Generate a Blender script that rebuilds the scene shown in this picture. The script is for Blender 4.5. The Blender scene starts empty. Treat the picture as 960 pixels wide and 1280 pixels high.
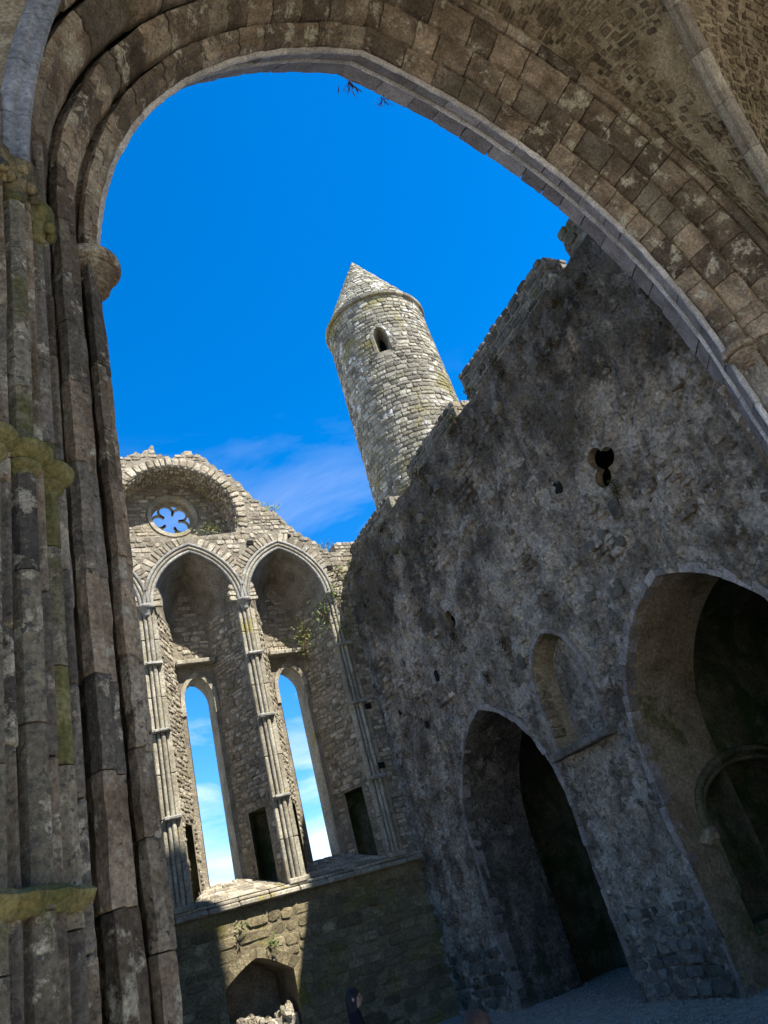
import bpy, math, random
import numpy as np
from mathutils import Matrix, Vector

scene = bpy.context.scene
COL = scene.collection
R = math.radians
rng = np.random.default_rng(7)

# ------------------------------------------------------------------ camera
CAM_H = 2.24
F = 920.0 / 960.0                       # focal length / picture width
def _dir(px, py):
    v = np.array([px - 480.0, py - 640.0, 920.0]); return v / np.linalg.norm(v)
_z = _dir(-27, -1000); _y = _dir(16, 1346); _y = _y - _z * _y.dot(_z); _y /= np.linalg.norm(_y)
_x = np.cross(_y, _z)
WR = np.stack([_x, _y, _z])             # rows: world axes seen from the camera (x right, y down, z forward)
cam_d = bpy.data.cameras.new('camera'); cam = bpy.data.objects.new('camera', cam_d); COL.objects.link(cam)
cam_d.sensor_fit = 'HORIZONTAL'; cam_d.sensor_width = 36.0; cam_d.lens = 36.0 * F
cam_d.clip_start = 0.05; cam_d.clip_end = 3000
cam.matrix_world = Matrix(((WR[0, 0], -WR[0, 1], -WR[0, 2], 0), (WR[1, 0], -WR[1, 1], -WR[1, 2], 0),
                           (WR[2, 0], -WR[2, 1], -WR[2, 2], CAM_H), (0, 0, 0, 1)))
scene.camera = cam
scene.render.resolution_x = 768; scene.render.resolution_y = 1024

def project(P):
    v = (np.asarray(P, float) - [0, 0, CAM_H]) @ WR
    zz = np.where(v[:, 2] > 0.05, v[:, 2], 1e9)
    return np.stack([480 + 920 * v[:, 0] / zz, 640 + 920 * v[:, 1] / zz], 1), v[:, 2]

# ------------------------------------------------------------------ world and sun
SUN = Vector((0.55, -1.0, 1.5)).normalized()        # towards the sun
world = bpy.data.worlds.new('World'); scene.world = world; world.use_nodes = True
wn, wl = world.node_tree.nodes, world.node_tree.links
wn.clear()
sky = wn.new('ShaderNodeTexSky'); sky.sky_type = 'NISHITA'; sky.sun_disc = False
sky.sun_elevation = math.asin(SUN.z); sky.sun_rotation = math.atan2(SUN.x, SUN.y)
sky.altitude = 100; sky.air_density = 1.0; sky.dust_density = 0.0; sky.ozone_density = 5.0
SKY_STRENGTH = 0.13
hs = wn.new('ShaderNodeHueSaturation'); hs.inputs['Saturation'].default_value = 1.36; hs.inputs['Value'].default_value = 0.645
hs.inputs['Hue'].default_value = 0.503
tc = wn.new('ShaderNodeTexCoord')
sz = wn.new('ShaderNodeSeparateXYZ'); wl.new(tc.outputs['Generated'], sz.inputs[0])
hm = wn.new('ShaderNodeMapRange'); hm.inputs[1].default_value = 0.0; hm.inputs[2].default_value = 0.55; hm.inputs[3].default_value = 0.75; hm.inputs[4].default_value = 1.0
wl.new(sz.outputs[2], hm.inputs[0])
sm_ = wn.new('ShaderNodeMixRGB'); sm_.blend_type = 'MULTIPLY'; sm_.inputs[0].default_value = 1.0; wl.new(sky.outputs[0], sm_.inputs[1]); wl.new(hm.outputs[0], sm_.inputs[2])
wl.new(sm_.outputs[0], hs.inputs['Color'])
mp = wn.new('ShaderNodeMapping'); mp.inputs['Scale'].default_value = (2.2, 2.2, 7.0); mp.inputs['Rotation'].default_value = (0.25, 0.1, 0.6)
nz = wn.new('ShaderNodeTexNoise'); nz.inputs['Scale'].default_value = 1.3; nz.inputs['Detail'].default_value = 9; nz.inputs['Roughness'].default_value = 0.58
nz.inputs['Distortion'].default_value = 0.5
wl.new(tc.outputs['Generated'], mp.inputs[0]); wl.new(mp.outputs[0], nz.inputs['Vector'])
cr = wn.new('ShaderNodeValToRGB'); cr.color_ramp.elements[0].position = 0.475; cr.color_ramp.elements[1].position = 0.72
cr.color_ramp.elements[0].color = (0, 0, 0, 1); cr.color_ramp.elements[1].color = (0.95, 0.95, 0.95, 1)
wl.new(nz.outputs[0], cr.inputs[0])
sp = wn.new('ShaderNodeSeparateXYZ'); wl.new(tc.outputs['Generated'], sp.inputs[0])
mr = wn.new('ShaderNodeMapRange'); mr.inputs[1].default_value = 0.12; mr.inputs[2].default_value = 0.62; mr.inputs[3].default_value = 1; mr.inputs[4].default_value = 0
wl.new(sp.outputs[2], mr.inputs[0])
mu0 = wn.new('ShaderNodeMath'); mu0.operation = 'MULTIPLY'; wl.new(cr.outputs[0], mu0.inputs[0]); wl.new(mr.outputs[0], mu0.inputs[1])
# low cloud bank all round the horizon
bk = wn.new('ShaderNodeMapRange'); bk.inputs[1].default_value = 0.03; bk.inputs[2].default_value = 0.34; bk.inputs[3].default_value = 0.26; bk.inputs[4].default_value = -0.30
wl.new(sp.outputs[2], bk.inputs[0])
ba = wn.new('ShaderNodeMath'); wl.new(nz.outputs[0], ba.inputs[0]); wl.new(bk.outputs[0], ba.inputs[1])
br = wn.new('ShaderNodeValToRGB'); br.color_ramp.elements[0].position = 0.50; br.color_ramp.elements[1].position = 0.80
br.color_ramp.elements[0].color = (0, 0, 0, 1); br.color_ramp.elements[1].color = (0.85, 0.85, 0.85, 1); wl.new(ba.outputs[0], br.inputs[0])
mu = wn.new('ShaderNodeMath'); mu.operation = 'MAXIMUM'; wl.new(mu0.outputs[0], mu.inputs[0]); wl.new(br.outputs[0], mu.inputs[1])
mx = wn.new('ShaderNodeMixRGB'); wl.new(mu.outputs[0], mx.inputs[0]); wl.new(hs.outputs[0], mx.inputs[1])
mx.inputs[2].default_value = (3.3, 3.35, 3.4, 1)
bg = wn.new('ShaderNodeBackground'); bg.inputs[1].default_value = SKY_STRENGTH
wl.new(mx.outputs[0], bg.inputs[0])
wo = wn.new('ShaderNodeOutputWorld'); wl.new(bg.outputs[0], wo.inputs[0])

sun_d = bpy.data.lights.new('sun', 'SUN'); sun_d.energy = 3.4; sun_d.angle = R(0.53); sun_d.color = (1.0, 0.95, 0.86)
sun = bpy.data.objects.new('sun', sun_d); COL.objects.link(sun)
sun.rotation_euler = SUN.to_track_quat('Z', 'Y').to_euler(); sun.location = (20, -30, 50)

scene.view_settings.view_transform = 'Standard'; scene.view_settings.look = 'None'
scene.view_settings.exposure = 1.86; scene.view_settings.gamma = 1.0
scene.render.engine = 'CYCLES'
scene.cycles.max_bounces = 8; scene.cycles.diffuse_bounces = 5

# ------------------------------------------------------------------ materials
def stone_mat(name, dark, mid, light, patch=None, patch_t=0.6, moss=None, moss_t=0.66, streak=0.0, tone=0.35,
              scale=1.0, bump=0.5, rough=0.92, pscale=2.2, spot=None, spot_t=0.68, mscale=1.1, cell=0.0, cscale=5.0, topstain=None, bdist=0.03):
    m = bpy.data.materials.new(name); m.use_nodes = True
    nt = m.node_tree; N, L = nt.nodes, nt.links; N.clear()
    out = N.new('ShaderNodeOutputMaterial'); bs = N.new('ShaderNodeBsdfPrincipled')
    bs.inputs['Roughness'].default_value = rough; bs.inputs['Specular IOR Level'].default_value = 0.25
    L.new(bs.outputs[0], out.inputs[0])
    geo = N.new('ShaderNodeNewGeometry')
    at = N.new('ShaderNodeAttribute'); at.attribute_name = 'tone'
    # every block samples its own part of the texture
    off = N.new('ShaderNodeVectorMath'); off.operation = 'SCALE'; off.inputs[0].default_value = (7.3, 3.1, 5.7)
    L.new(at.outputs['Fac'], off.inputs['Scale'])
    ad = N.new('ShaderNodeVectorMath'); L.new(geo.outputs['Position'], ad.inputs[0]); L.new(off.outputs[0], ad.inputs[1])
    def noise(sc, det=6, rg=0.6, vec=None, dist=0.0):
        n = N.new('ShaderNodeTexNoise'); n.inputs['Scale'].default_value = sc; n.inputs['Detail'].default_value = det
        n.inputs['Roughness'].default_value = rg; n.inputs['Distortion'].default_value = dist
        L.new(vec or ad.outputs[0], n.inputs['Vector']); return n.outputs[0]
    def ramp(src, a, b, ca=(0, 0, 0, 1), cb=(1, 1, 1, 1)):
        r = N.new('ShaderNodeValToRGB'); r.color_ramp.elements[0].position = a; r.color_ramp.elements[1].position = b
        r.color_ramp.elements[0].color = ca; r.color_ramp.elements[1].color = cb; L.new(src, r.inputs[0]); return r
    def mix(fac, a, b, mode='MIX', f=1.0):
        x = N.new('ShaderNodeMixRGB'); x.blend_type = mode
        if fac is None: x.inputs[0].default_value = f
        else: L.new(fac, x.inputs[0])
        for i, c in ((1, a), (2, b)):
            if isinstance(c, tuple): x.inputs[i].default_value = (*c[:3], 1)
            else: L.new(c, x.inputs[i])
        return x.outputs[0]
    big = noise(1.3 * scale, 5, 0.62)
    fine = noise(14 * scale, 6, 0.7)
    r = ramp(big, 0.32, 0.70, (*dark, 1), (*light, 1)); e = r.color_ramp.elements.new(0.5); e.color = (*mid, 1)
    c = r.outputs[0]
    fr = ramp(fine, 0.36, 0.68, (0.52, 0.52, 0.52, 1), (1.30, 1.30, 1.30, 1))
    c = mix(None, c, fr.outputs[0], 'MULTIPLY', 1.0)
    tr = N.new('ShaderNodeMapRange'); tr.inputs[3].default_value = 1 - tone; tr.inputs[4].default_value = 1 + tone
    L.new(at.outputs['Fac'], tr.inputs[0])
    c = mix(None, c, tr.outputs[0], 'MULTIPLY', 1.0)
    cellb = None
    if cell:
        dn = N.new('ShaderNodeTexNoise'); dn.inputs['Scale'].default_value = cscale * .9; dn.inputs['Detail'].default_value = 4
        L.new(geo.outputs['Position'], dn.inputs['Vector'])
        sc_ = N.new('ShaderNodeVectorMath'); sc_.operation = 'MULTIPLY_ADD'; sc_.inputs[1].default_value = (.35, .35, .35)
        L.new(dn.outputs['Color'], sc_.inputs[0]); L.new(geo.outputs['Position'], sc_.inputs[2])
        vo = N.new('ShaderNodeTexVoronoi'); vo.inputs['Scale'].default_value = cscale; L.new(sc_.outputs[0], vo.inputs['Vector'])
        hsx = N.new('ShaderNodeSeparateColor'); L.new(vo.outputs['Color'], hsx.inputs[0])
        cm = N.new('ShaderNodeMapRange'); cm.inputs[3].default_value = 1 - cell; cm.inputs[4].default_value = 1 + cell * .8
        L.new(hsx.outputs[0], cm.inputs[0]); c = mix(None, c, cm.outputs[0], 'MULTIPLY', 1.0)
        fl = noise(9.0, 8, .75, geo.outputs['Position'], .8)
        c = mix(None, c, ramp(fl, .40, .48, (.46, .45, .43, 1), (1.12, 1.12, 1.12, 1)).outputs[0], 'MULTIPLY', 1.0)  # darkens the flake pits in the colour, in place of soft shading
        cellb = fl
    if streak:
        mpn = N.new('ShaderNodeMapping'); mpn.inputs['Scale'].default_value = (1.6, 1.6, 0.22); L.new(geo.outputs['Position'], mpn.inputs[0])
        s = noise(1.5, 7, 0.65, mpn.outputs[0], 0.3)
        sr = ramp(s, 0.42, 0.62, (1 - streak,) * 3 + (1,), (1.22, 1.22, 1.22, 1))
        c = mix(None, c, sr.outputs[0], 'MULTIPLY', 1.0)
    if patch:
        p = noise(pscale, 12, 0.74, geo.outputs['Position'], 0.15)
        c = mix(ramp(p, patch_t, patch_t + 0.05).outputs[0], c, mix(None, patch, fr.outputs[0], 'MULTIPLY', 1.0))
    if topstain:
        p = noise(.55, 8, .70, geo.outputs['Position'], .4)
        sx = N.new('ShaderNodeSeparateXYZ'); L.new(geo.outputs['Position'], sx.inputs[0])
        m1 = N.new('ShaderNodeMath'); m1.operation = 'MULTIPLY_ADD'; L.new(sx.outputs[2], m1.inputs[0]); m1.inputs[1].default_value = .048; m1.inputs[2].default_value = -.425
        m2_ = N.new('ShaderNodeMath'); L.new(p, m2_.inputs[0]); L.new(m1.outputs[0], m2_.inputs[1])
        m3 = ramp(m2_.outputs[0], .46, .58, (0, 0, 0, 1), (.8, .8, .8, 1))
        c = mix(m3.outputs[0], c, mix(None, c, topstain, 'MULTIPLY', 1.0))
    if spot:
        p = noise(pscale * 4.2, 9, 0.7, ad.outputs[0], 0.1)
        c = mix(ramp(p, spot_t, spot_t + 0.04).outputs[0], c, spot)
    if moss:
        p = noise(mscale, 8, 0.7, geo.outputs['Position'], 0.3)
        c = mix(ramp(p, moss_t, moss_t + 0.10).outputs[0], c, mix(None, moss, fr.outputs[0], 'MULTIPLY', 1.0))
    L.new(c, bs.inputs['Base Color'])
    b1 = noise(30 * scale, 7, 0.72); b2 = noise(6 * scale, 6, 0.65)
    sm = N.new('ShaderNodeMath'); sm.operation = 'MULTIPLY_ADD'; L.new(b2, sm.inputs[0]); sm.inputs[1].default_value = 1.6; L.new(b1, sm.inputs[2])
    bm_ = N.new('ShaderNodeBump'); bm_.inputs['Strength'].default_value = bump; bm_.inputs['Distance'].default_value = bdist
    if cellb is not None:
        s2 = N.new('ShaderNodeMath'); s2.operation = 'MULTIPLY_ADD'; L.new(cellb, s2.inputs[0]); s2.inputs[1].default_value = 2.5; L.new(sm.outputs[0], s2.inputs[2]); sm = s2
    L.new(sm.outputs[0], bm_.inputs['Height']); L.new(bm_.outputs[0], bs.inputs['Normal'])
    return m

def flat_mat(name, c, rough=0.8, var=0.25, sc=8.0):
    return stone_mat(name, tuple(x * (1 - var) for x in c), c, tuple(x * (1 + var) for x in c), tone=0.2, scale=sc / 8, bump=0.15, rough=rough)

M = {}
M['gable'] = stone_mat('gable_rubble', (.20, .165, .115), (.33, .285, .21), (.46, .42, .33), patch=(.55, .53, .47), patch_t=.60,
                       moss=(.22, .20, .07), moss_t=.58, tone=.38, bump=.75, scale=1.3)
M['mortar'] = stone_mat('old_mortar', (.17, .145, .105), (.27, .235, .175), (.37, .33, .255), moss=(.15, .14, .05), moss_t=.6, bump=.9, scale=2)
M['dressed'] = stone_mat('dressed_limestone', (.20, .175, .125), (.31, .28, .21), (.42, .39, .31), patch=(.30, .26, .10), patch_t=.6, tone=.2, bump=.3, scale=1.5, pscale=1.1)
M['dark_dressed'] = stone_mat('grey_dressed_limestone', (.17, .16, .14), (.27, .26, .23), (.38, .37, .33), patch=(.28, .24, .11), patch_t=.62, tone=.2, bump=.35, scale=1.5)
M['tower'] = stone_mat('tower_stone', (.16, .145, .105), (.28, .26, .195), (.40, .38, .30), patch=(.78, .77, .73), patch_t=.575, pscale=1.15,
                       moss=(.25, .22, .085), moss_t=.54, tone=.5, bump=.7, scale=1.4, mscale=.6)
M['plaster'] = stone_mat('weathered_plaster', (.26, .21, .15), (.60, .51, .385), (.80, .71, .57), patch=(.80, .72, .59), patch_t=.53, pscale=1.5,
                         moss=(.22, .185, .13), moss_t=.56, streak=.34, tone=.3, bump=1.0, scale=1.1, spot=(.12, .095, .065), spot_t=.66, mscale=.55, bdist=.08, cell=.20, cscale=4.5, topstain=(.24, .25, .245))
M['rubble_dark'] = stone_mat('dark_parapet_stone', (.08, .075, .06), (.16, .15, .12), (.26, .245, .2), patch=(.42, .40, .34), patch_t=.66,
                             moss=(.10, .11, .04), moss_t=.58, tone=.4, bump=.8, scale=1.4)
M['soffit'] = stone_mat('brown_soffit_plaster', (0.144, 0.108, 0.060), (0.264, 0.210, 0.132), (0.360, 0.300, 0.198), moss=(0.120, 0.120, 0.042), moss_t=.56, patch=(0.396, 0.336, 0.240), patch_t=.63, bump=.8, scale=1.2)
M['pier'] = stone_mat('brown_sandstone', (0.253, 0.182, 0.117), (0.420, 0.322, 0.218), (0.575, 0.460, 0.328), patch=(0.760, 0.690, 0.512), patch_t=.54, pscale=3.6,
                      moss=(0.196, 0.155, 0.075), moss_t=.60, tone=.5, bump=1.0, scale=2.1, spot=(0.098, 0.081, 0.063), spot_t=.61, streak=.32, bdist=.05)
M['pier_grey'] = stone_mat('grey_sandstone', (0.244, 0.206, 0.160), (0.403, 0.348, 0.270), (0.549, 0.478, 0.374), patch=(0.756, 0.661, 0.495), patch_t=.55, pscale=4.2,
                      moss=(0.195, 0.159, 0.077), moss_t=.60, tone=.4, bump=1.0, scale=2.3, spot=(0.085, 0.077, 0.066), spot_t=.60, streak=.4, bdist=.05)
M['pier_cream'] = stone_mat('cream_sandstone', (.30, .235, .155), (.46, .38, .27), (.60, .51, .38), patch=(.22, .18, .13), patch_t=.55, pscale=4.6,
                      moss=(.18, .15, .07), moss_t=.60, tone=.35, bump=1.0, scale=2.3, spot=(.10, .085, .065), spot_t=.60, streak=.3, bdist=.05)
M['pier_pale'] = stone_mat('lichened_shaft_stone', (0.288, 0.240, 0.160), (0.432, 0.369, 0.248), (0.552, 0.480, 0.341), patch=(0.672, 0.585, 0.418), patch_t=.55, pscale=5.0,
                           moss=(0.180, 0.164, 0.055), moss_t=.54, tone=.3, bump=.9, scale=2.4, spot=(0.120, 0.111, 0.088), spot_t=.56, mscale=1.8, streak=.3, bdist=.04)
M['grey_block'] = stone_mat('lilac_grey_block', (.16, .13, .108), (.235, .198, .17), (.31, .265, .235), tone=.28, bump=.3, scale=2.2, spot=(.10, .09, .09), spot_t=.66)
M['blue'] = stone_mat('bluish_slate_rib', (.13, .135, .14), (.20, .205, .21), (.28, .285, .29), tone=.15, bump=.35, scale=2.0, spot=(.07, .075, .09), spot_t=.70, moss=(.15, .15, .12), moss_t=.64)
M['roll'] = stone_mat('pale_roll_moulding', (.42, .39, .35), (.54, .505, .455), (.64, .60, .55), tone=.25, bump=.3, scale=2.5, spot=(.22, .20, .18), spot_t=.66)
M['gold'] = stone_mat('lichened_capital', (.06, .05, .04), (.20, .16, .08), (.42, .33, .17), patch=(.055, .05, .045), patch_t=.50, pscale=5.0, moss=(.10, .11, .03), moss_t=.55, tone=.2, bump=.6, scale=3)
M['mossy'] = stone_mat('mossy_ledge_stone', (.09, .085, .03), (.17, .15, .055), (.27, .24, .12), moss=(.10, .105, .035), moss_t=.54, tone=.2, bump=.6, scale=3, mscale=3)
M['vault'] = stone_mat('vault_sliver_stone', (0.125, 0.094, 0.056), (0.213, 0.163, 0.100), (0.312, 0.250, 0.163), tone=.5, bump=.6, scale=2.0)
M['vault_mortar'] = stone_mat('buff_vault_mortar', (0.287, 0.218, 0.127), (0.437, 0.351, 0.218), (0.598, 0.494, 0.328), moss=(0.184, 0.161, 0.057), moss_t=.58, patch=(0.644, 0.540, 0.368), patch_t=.58, pscale=1.6, bump=1.0, scale=2.2)
M['rib'] = stone_mat('grey_brown_rib', (0.211, 0.176, 0.127), (0.310, 0.267, 0.203), (0.394, 0.352, 0.267), tone=.22, bump=.35, scale=2.0, moss=(0.183, 0.169, 0.078), moss_t=.58)
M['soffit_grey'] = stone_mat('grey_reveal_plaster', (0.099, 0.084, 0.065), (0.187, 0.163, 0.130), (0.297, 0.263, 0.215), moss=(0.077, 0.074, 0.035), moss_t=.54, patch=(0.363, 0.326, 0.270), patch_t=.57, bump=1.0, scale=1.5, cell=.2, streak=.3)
M['chapel'] = stone_mat('damp_wall_and_passage_shade', (0.072, 0.072, 0.039), (0.130, 0.124, 0.072), (0.221, 0.202, 0.124), moss=(0.052, 0.078, 0.019), moss_t=.50, bump=.9, scale=1.5)  # damp chapel wall; its dark tone stands for shade in the passages
M['cheek'] = stone_mat('pale_cement_edge', (.19, .17, .15), (.27, .245, .22), (.36, .33, .30), patch=(.20, .17, .15), patch_t=.56, tone=.35, bump=.6, scale=2)
M['gravel'] = stone_mat('grey_gravel', (0.366, 0.319, 0.255), (0.519, 0.459, 0.372), (0.661, 0.594, 0.484), tone=.3, bump=1.0, scale=4, spot=(0.165, 0.157, 0.153), spot_t=.64, pscale=12)
M['low_wall'] = stone_mat('shade_dark_lower_masonry', (0.126, 0.100, 0.059), (0.212, 0.174, 0.100), (0.305, 0.259, 0.159), moss=(0.181, 0.159, 0.044), moss_t=.55, tone=.35, bump=.8, scale=1.4)  # darker than the gable stone to put shade into the lower wall
M['bounce_paving'] = stone_mat('pale_bounce_limestone', (.42, .375, .30), (.56, .51, .42), (.66, .61, .52), tone=.2, bump=.5, scale=1.5)
M['leaf'] = flat_mat('leaf_green', (.10, .16, .035), .6)
M['leaf_pale'] = flat_mat('leaf_yellow_green', (.20, .24, .07), .6)
M['moss'] = flat_mat('moss_green', (.045, .062, .018), .95)
M['twig'] = flat_mat('dry_stem', (.13, .05, .04), .8)
M['skin'] = flat_mat('skin', (.52, .30, .22), .5, .06)
M['hair'] = flat_mat('dark_hair', (.02, .015, .012), .5)
M['hair2'] = flat_mat('brown_hair', (.045, .028, .018), .6)
M['cloth'] = flat_mat('black_cloth', (.015, .015, .018), .9)
M['cloth2'] = flat_mat('navy_cloth', (.03, .035, .05), .9)

# ------------------------------------------------------------------ helpers
def mesh_obj(name, verts, faces, mat, parent=None, tone=0.5, smooth=False):
    me = bpy.data.meshes.new(name)
    me.from_pydata([tuple(map(float, v)) for v in verts], [], [tuple(map(int, f)) for f in faces])
    a = me.attributes.new('tone', 'FLOAT', 'POINT')
    if np.isscalar(tone): tone = np.full(len(verts), tone)
    a.data.foreach_set('value', np.asarray(tone, np.float32))
    if smooth: me.polygons.foreach_set('use_smooth', [True] * len(me.polygons))
    me.materials.append(mat if not isinstance(mat, str) else M[mat])
    me.update()
    o = bpy.data.objects.new(name, me); COL.objects.link(o)
    if parent: o.parent = parent
    return o
def empty(name, loc=(0, 0, 0)):
    o = bpy.data.objects.new(name, None); COL.objects.link(o); o.location = (0, 0, 0); o.empty_display_size = .3; return o
def tag(o, label=None, cat=None, group=None, kind=None):
    for k, v in (('label', label), ('category', cat), ('group', group), ('kind', kind)):
        if v: o[k] = v
    return o

_T = np.random.default_rng(3).random((64, 64, 64)).astype(np.float32)
def vnoise(P):
    P = np.asarray(P, float); i = np.floor(P).astype(int); f = P - i; f = f * f * (3 - 2 * f)
    out = 0
    for dx in (0, 1):
        for dy in (0, 1):
            for dz in (0, 1):
                w = (f[:, 0] if dx else 1 - f[:, 0]) * (f[:, 1] if dy else 1 - f[:, 1]) * (f[:, 2] if dz else 1 - f[:, 2])
                out = out + w * _T[(i[:, 0] + dx) % 64, (i[:, 1] + dy) % 64, (i[:, 2] + dz) % 64]
    return out
def fbm(P, sc, octv=4, g=0.55):
    P = np.asarray(P, float) * sc; a = 1; s = 0; t = 0
    for k in range(octv):
        s = s + a * vnoise(P + 17.3 * k); t += a; a *= g; P = P * 2.03
    return s / t - 0.5

def grid_wall(name, u0, u1, v0, v1, res, surf, sdf, mat, parent, amp=0.03, nsc=2.0, rough=None, smooth=True):
    nu = max(2, int((u1 - u0) / res) + 1); nv = max(2, int((v1 - v0) / res) + 1)
    U, V = np.meshgrid(np.linspace(u0, u1, nu), np.linspace(v0, v1, nv)); U = U.ravel().copy(); V = V.ravel().copy()
    idx = np.arange(nu * nv).reshape(nv, nu)
    q = np.stack([idx[:-1, :-1], idx[:-1, 1:], idx[1:, 1:], idx[1:, :-1]], -1).reshape(-1, 4)
    if sdf is not None:
        cu, cv = U[q].mean(1), V[q].mean(1)
        keep = sdf(cu, cv) > 0
        cnt_all = np.bincount(q.ravel(), minlength=len(U)); cnt = np.bincount(q[keep].ravel(), minlength=len(U))
        bd = (cnt > 0) & (cnt < cnt_all)
        q = q[keep]
        b = np.where(bd)[0]; e = 1e-3
        for _ in range(3):
            s = sdf(U[b], V[b]); gx = (sdf(U[b] + e, V[b]) - sdf(U[b] - e, V[b])) / (2 * e); gy = (sdf(U[b], V[b] + e) - sdf(U[b], V[b] - e)) / (2 * e)
            g2 = np.maximum(gx * gx + gy * gy, .25)
            st = np.clip(s, -res, res)
            U[b] -= st * gx / g2; V[b] -= st * gy / g2
        fall = np.clip(sdf(U, V) / .12, 0, 1)
    else: fall = np.ones_like(U)
    P0 = surf(U, V, np.zeros_like(U))
    d = amp * (fbm(P0, nsc, 5, .62) * 2)
    if rough is not None: d = d + rough(P0)
    P = surf(U, V, d * fall)
    used = np.unique(q); remap = -np.ones(len(U), int); remap[used] = np.arange(len(used))
    return mesh_obj(name, P[used], remap[q], mat, parent, smooth=smooth)

def loft(name, A, B, n, mat, parent, amp=0.02, nsc=2.5, closed=False, smooth=True):
    A, B = np.asarray(A, float), np.asarray(B, float)
    T = np.linspace(0, 1, n + 1)
    P = (A[None] * (1 - T[:, None, None]) + B[None] * T[:, None, None]); m = len(A)
    P = P.reshape(-1, 3)
    if amp:
        w = np.repeat(np.sin(np.pi * T), m)
        nn = np.stack([fbm(P + 11 * k, nsc, 4) for k in range(3)], 1)
        P = P + nn * amp * 2 * w[:, None]
    f = []
    for i in range(n):
        for j in range(m if closed else m - 1):
            k = (j + 1) % m; f.append((i * m + j, i * m + k, (i + 1) * m + k, (i + 1) * m + j))
    return mesh_obj(name, P, f, mat, parent, smooth=smooth)

def prism(name, poly, axis_a, axis_b, mat, parent, tone=.5, smooth=False):
    """poly: Nx3 outline; axis_a/b: offset vectors of both caps"""
    poly = np.asarray(poly, float); n = len(poly)
    V = np.concatenate([poly + axis_a, poly + axis_b])
    f = [tuple(range(n))[::-1], tuple(range(n, 2 * n))] + [(i, (i + 1) % n, n + (i + 1) % n, n + i) for i in range(n)]
    return mesh_obj(name, V, f, mat, parent, tone, smooth)

def box(name, lo, hi, mat, parent=None, tone=.5, jit=0.0, bev=0.0):
    lo, hi = np.array(lo, float), np.array(hi, float)
    bv = min(bev, (hi - lo).min() * .3) if bev else 0
    if not bv:
        V = np.array([[(lo, hi)[i][0], (lo, hi)[j][1], (lo, hi)[k][2]] for i in (0, 1) for j in (0, 1) for k in (0, 1)])
        f = [(0, 1, 3, 2), (4, 6, 7, 5), (0, 4, 5, 1), (2, 3, 7, 6), (0, 2, 6, 4), (1, 5, 7, 3)]
    else:
        V = []; f = []
        c = (lo + hi) / 2; h = (hi - lo) / 2
        import itertools
        id_ = {}
        for s in itertools.product((-1, 1), repeat=3):
            for ax in range(3):
                p = [s[i] * (h[i] - (bv if i != ax else 0)) for i in range(3)]
                id_[(s, ax)] = len(V); V.append(c + p)
        V = np.array(V)
        for ax in range(3):
            o = [i for i in range(3) if i != ax]
            for sg in (-1, 1):
                lst = []
                for a_, b_ in ((-1, -1), (1, -1), (1, 1), (-1, 1)):
                    s = [0] * 3; s[ax] = sg; s[o[0]] = a_; s[o[1]] = b_; lst.append(id_[(tuple(s), ax)])
                f.append(tuple(lst))
            for a_ in (-1, 1):
                for b_ in (-1, 1):
                    s1 = [0] * 3; s2 = [0] * 3; s1[ax] = -1; s2[ax] = 1
                    for s in (s1, s2): s[o[0]] = a_; s[o[1]] = b_
                    f.append((id_[(tuple(s1), o[0])], id_[(tuple(s2), o[0])], id_[(tuple(s2), o[1])], id_[(tuple(s1), o[1])]))
        for s in itertools.product((-1, 1), repeat=3): f.append((id_[(s, 0)], id_[(s, 1)], id_[(s, 2)]))
    if jit: V = V + rng.uniform(-jit, jit, V.shape)
    return mesh_obj(name, V, f, mat, parent, tone)

# ---- stones: irregular cut polygons standing proud of their bed
_SF = []
for r_ in range(2):
    for k in range(8): _SF.append((r_ * 8 + k, r_ * 8 + (k + 1) % 8, (r_ + 1) * 8 + (k + 1) % 8, (r_ + 1) * 8 + k))
for k in range(8): _SF.append((16 + k, 16 + (k + 1) % 8, 24))
def one_stone(surf, cu, cv, w, h, d, g, deep=.05):
    c = g.uniform(.12, .38, 8) * min(w, h); a, b = w / 2, h / 2
    p = np.array([(-a + c[0], -b), (a - c[1], -b), (a, -b + c[2]), (a, b - c[3]), (a - c[4], b), (-a + c[5], b), (-a, b - c[6]), (-a, -b + c[7])])
    p = p + g.uniform(-.05, .05, p.shape) * min(w, h)
    uv = np.concatenate([p, p * .96, p * g.uniform(.72, .86), [[0, 0]]])
    dd = np.concatenate([np.full(8, -deep), d * g.uniform(.25, .6, 8), d * g.uniform(.85, 1.15, 8), [d * 1.1]])
    V = surf(cu + uv[:, 0], cv + uv[:, 1], dd)
    return V
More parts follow.
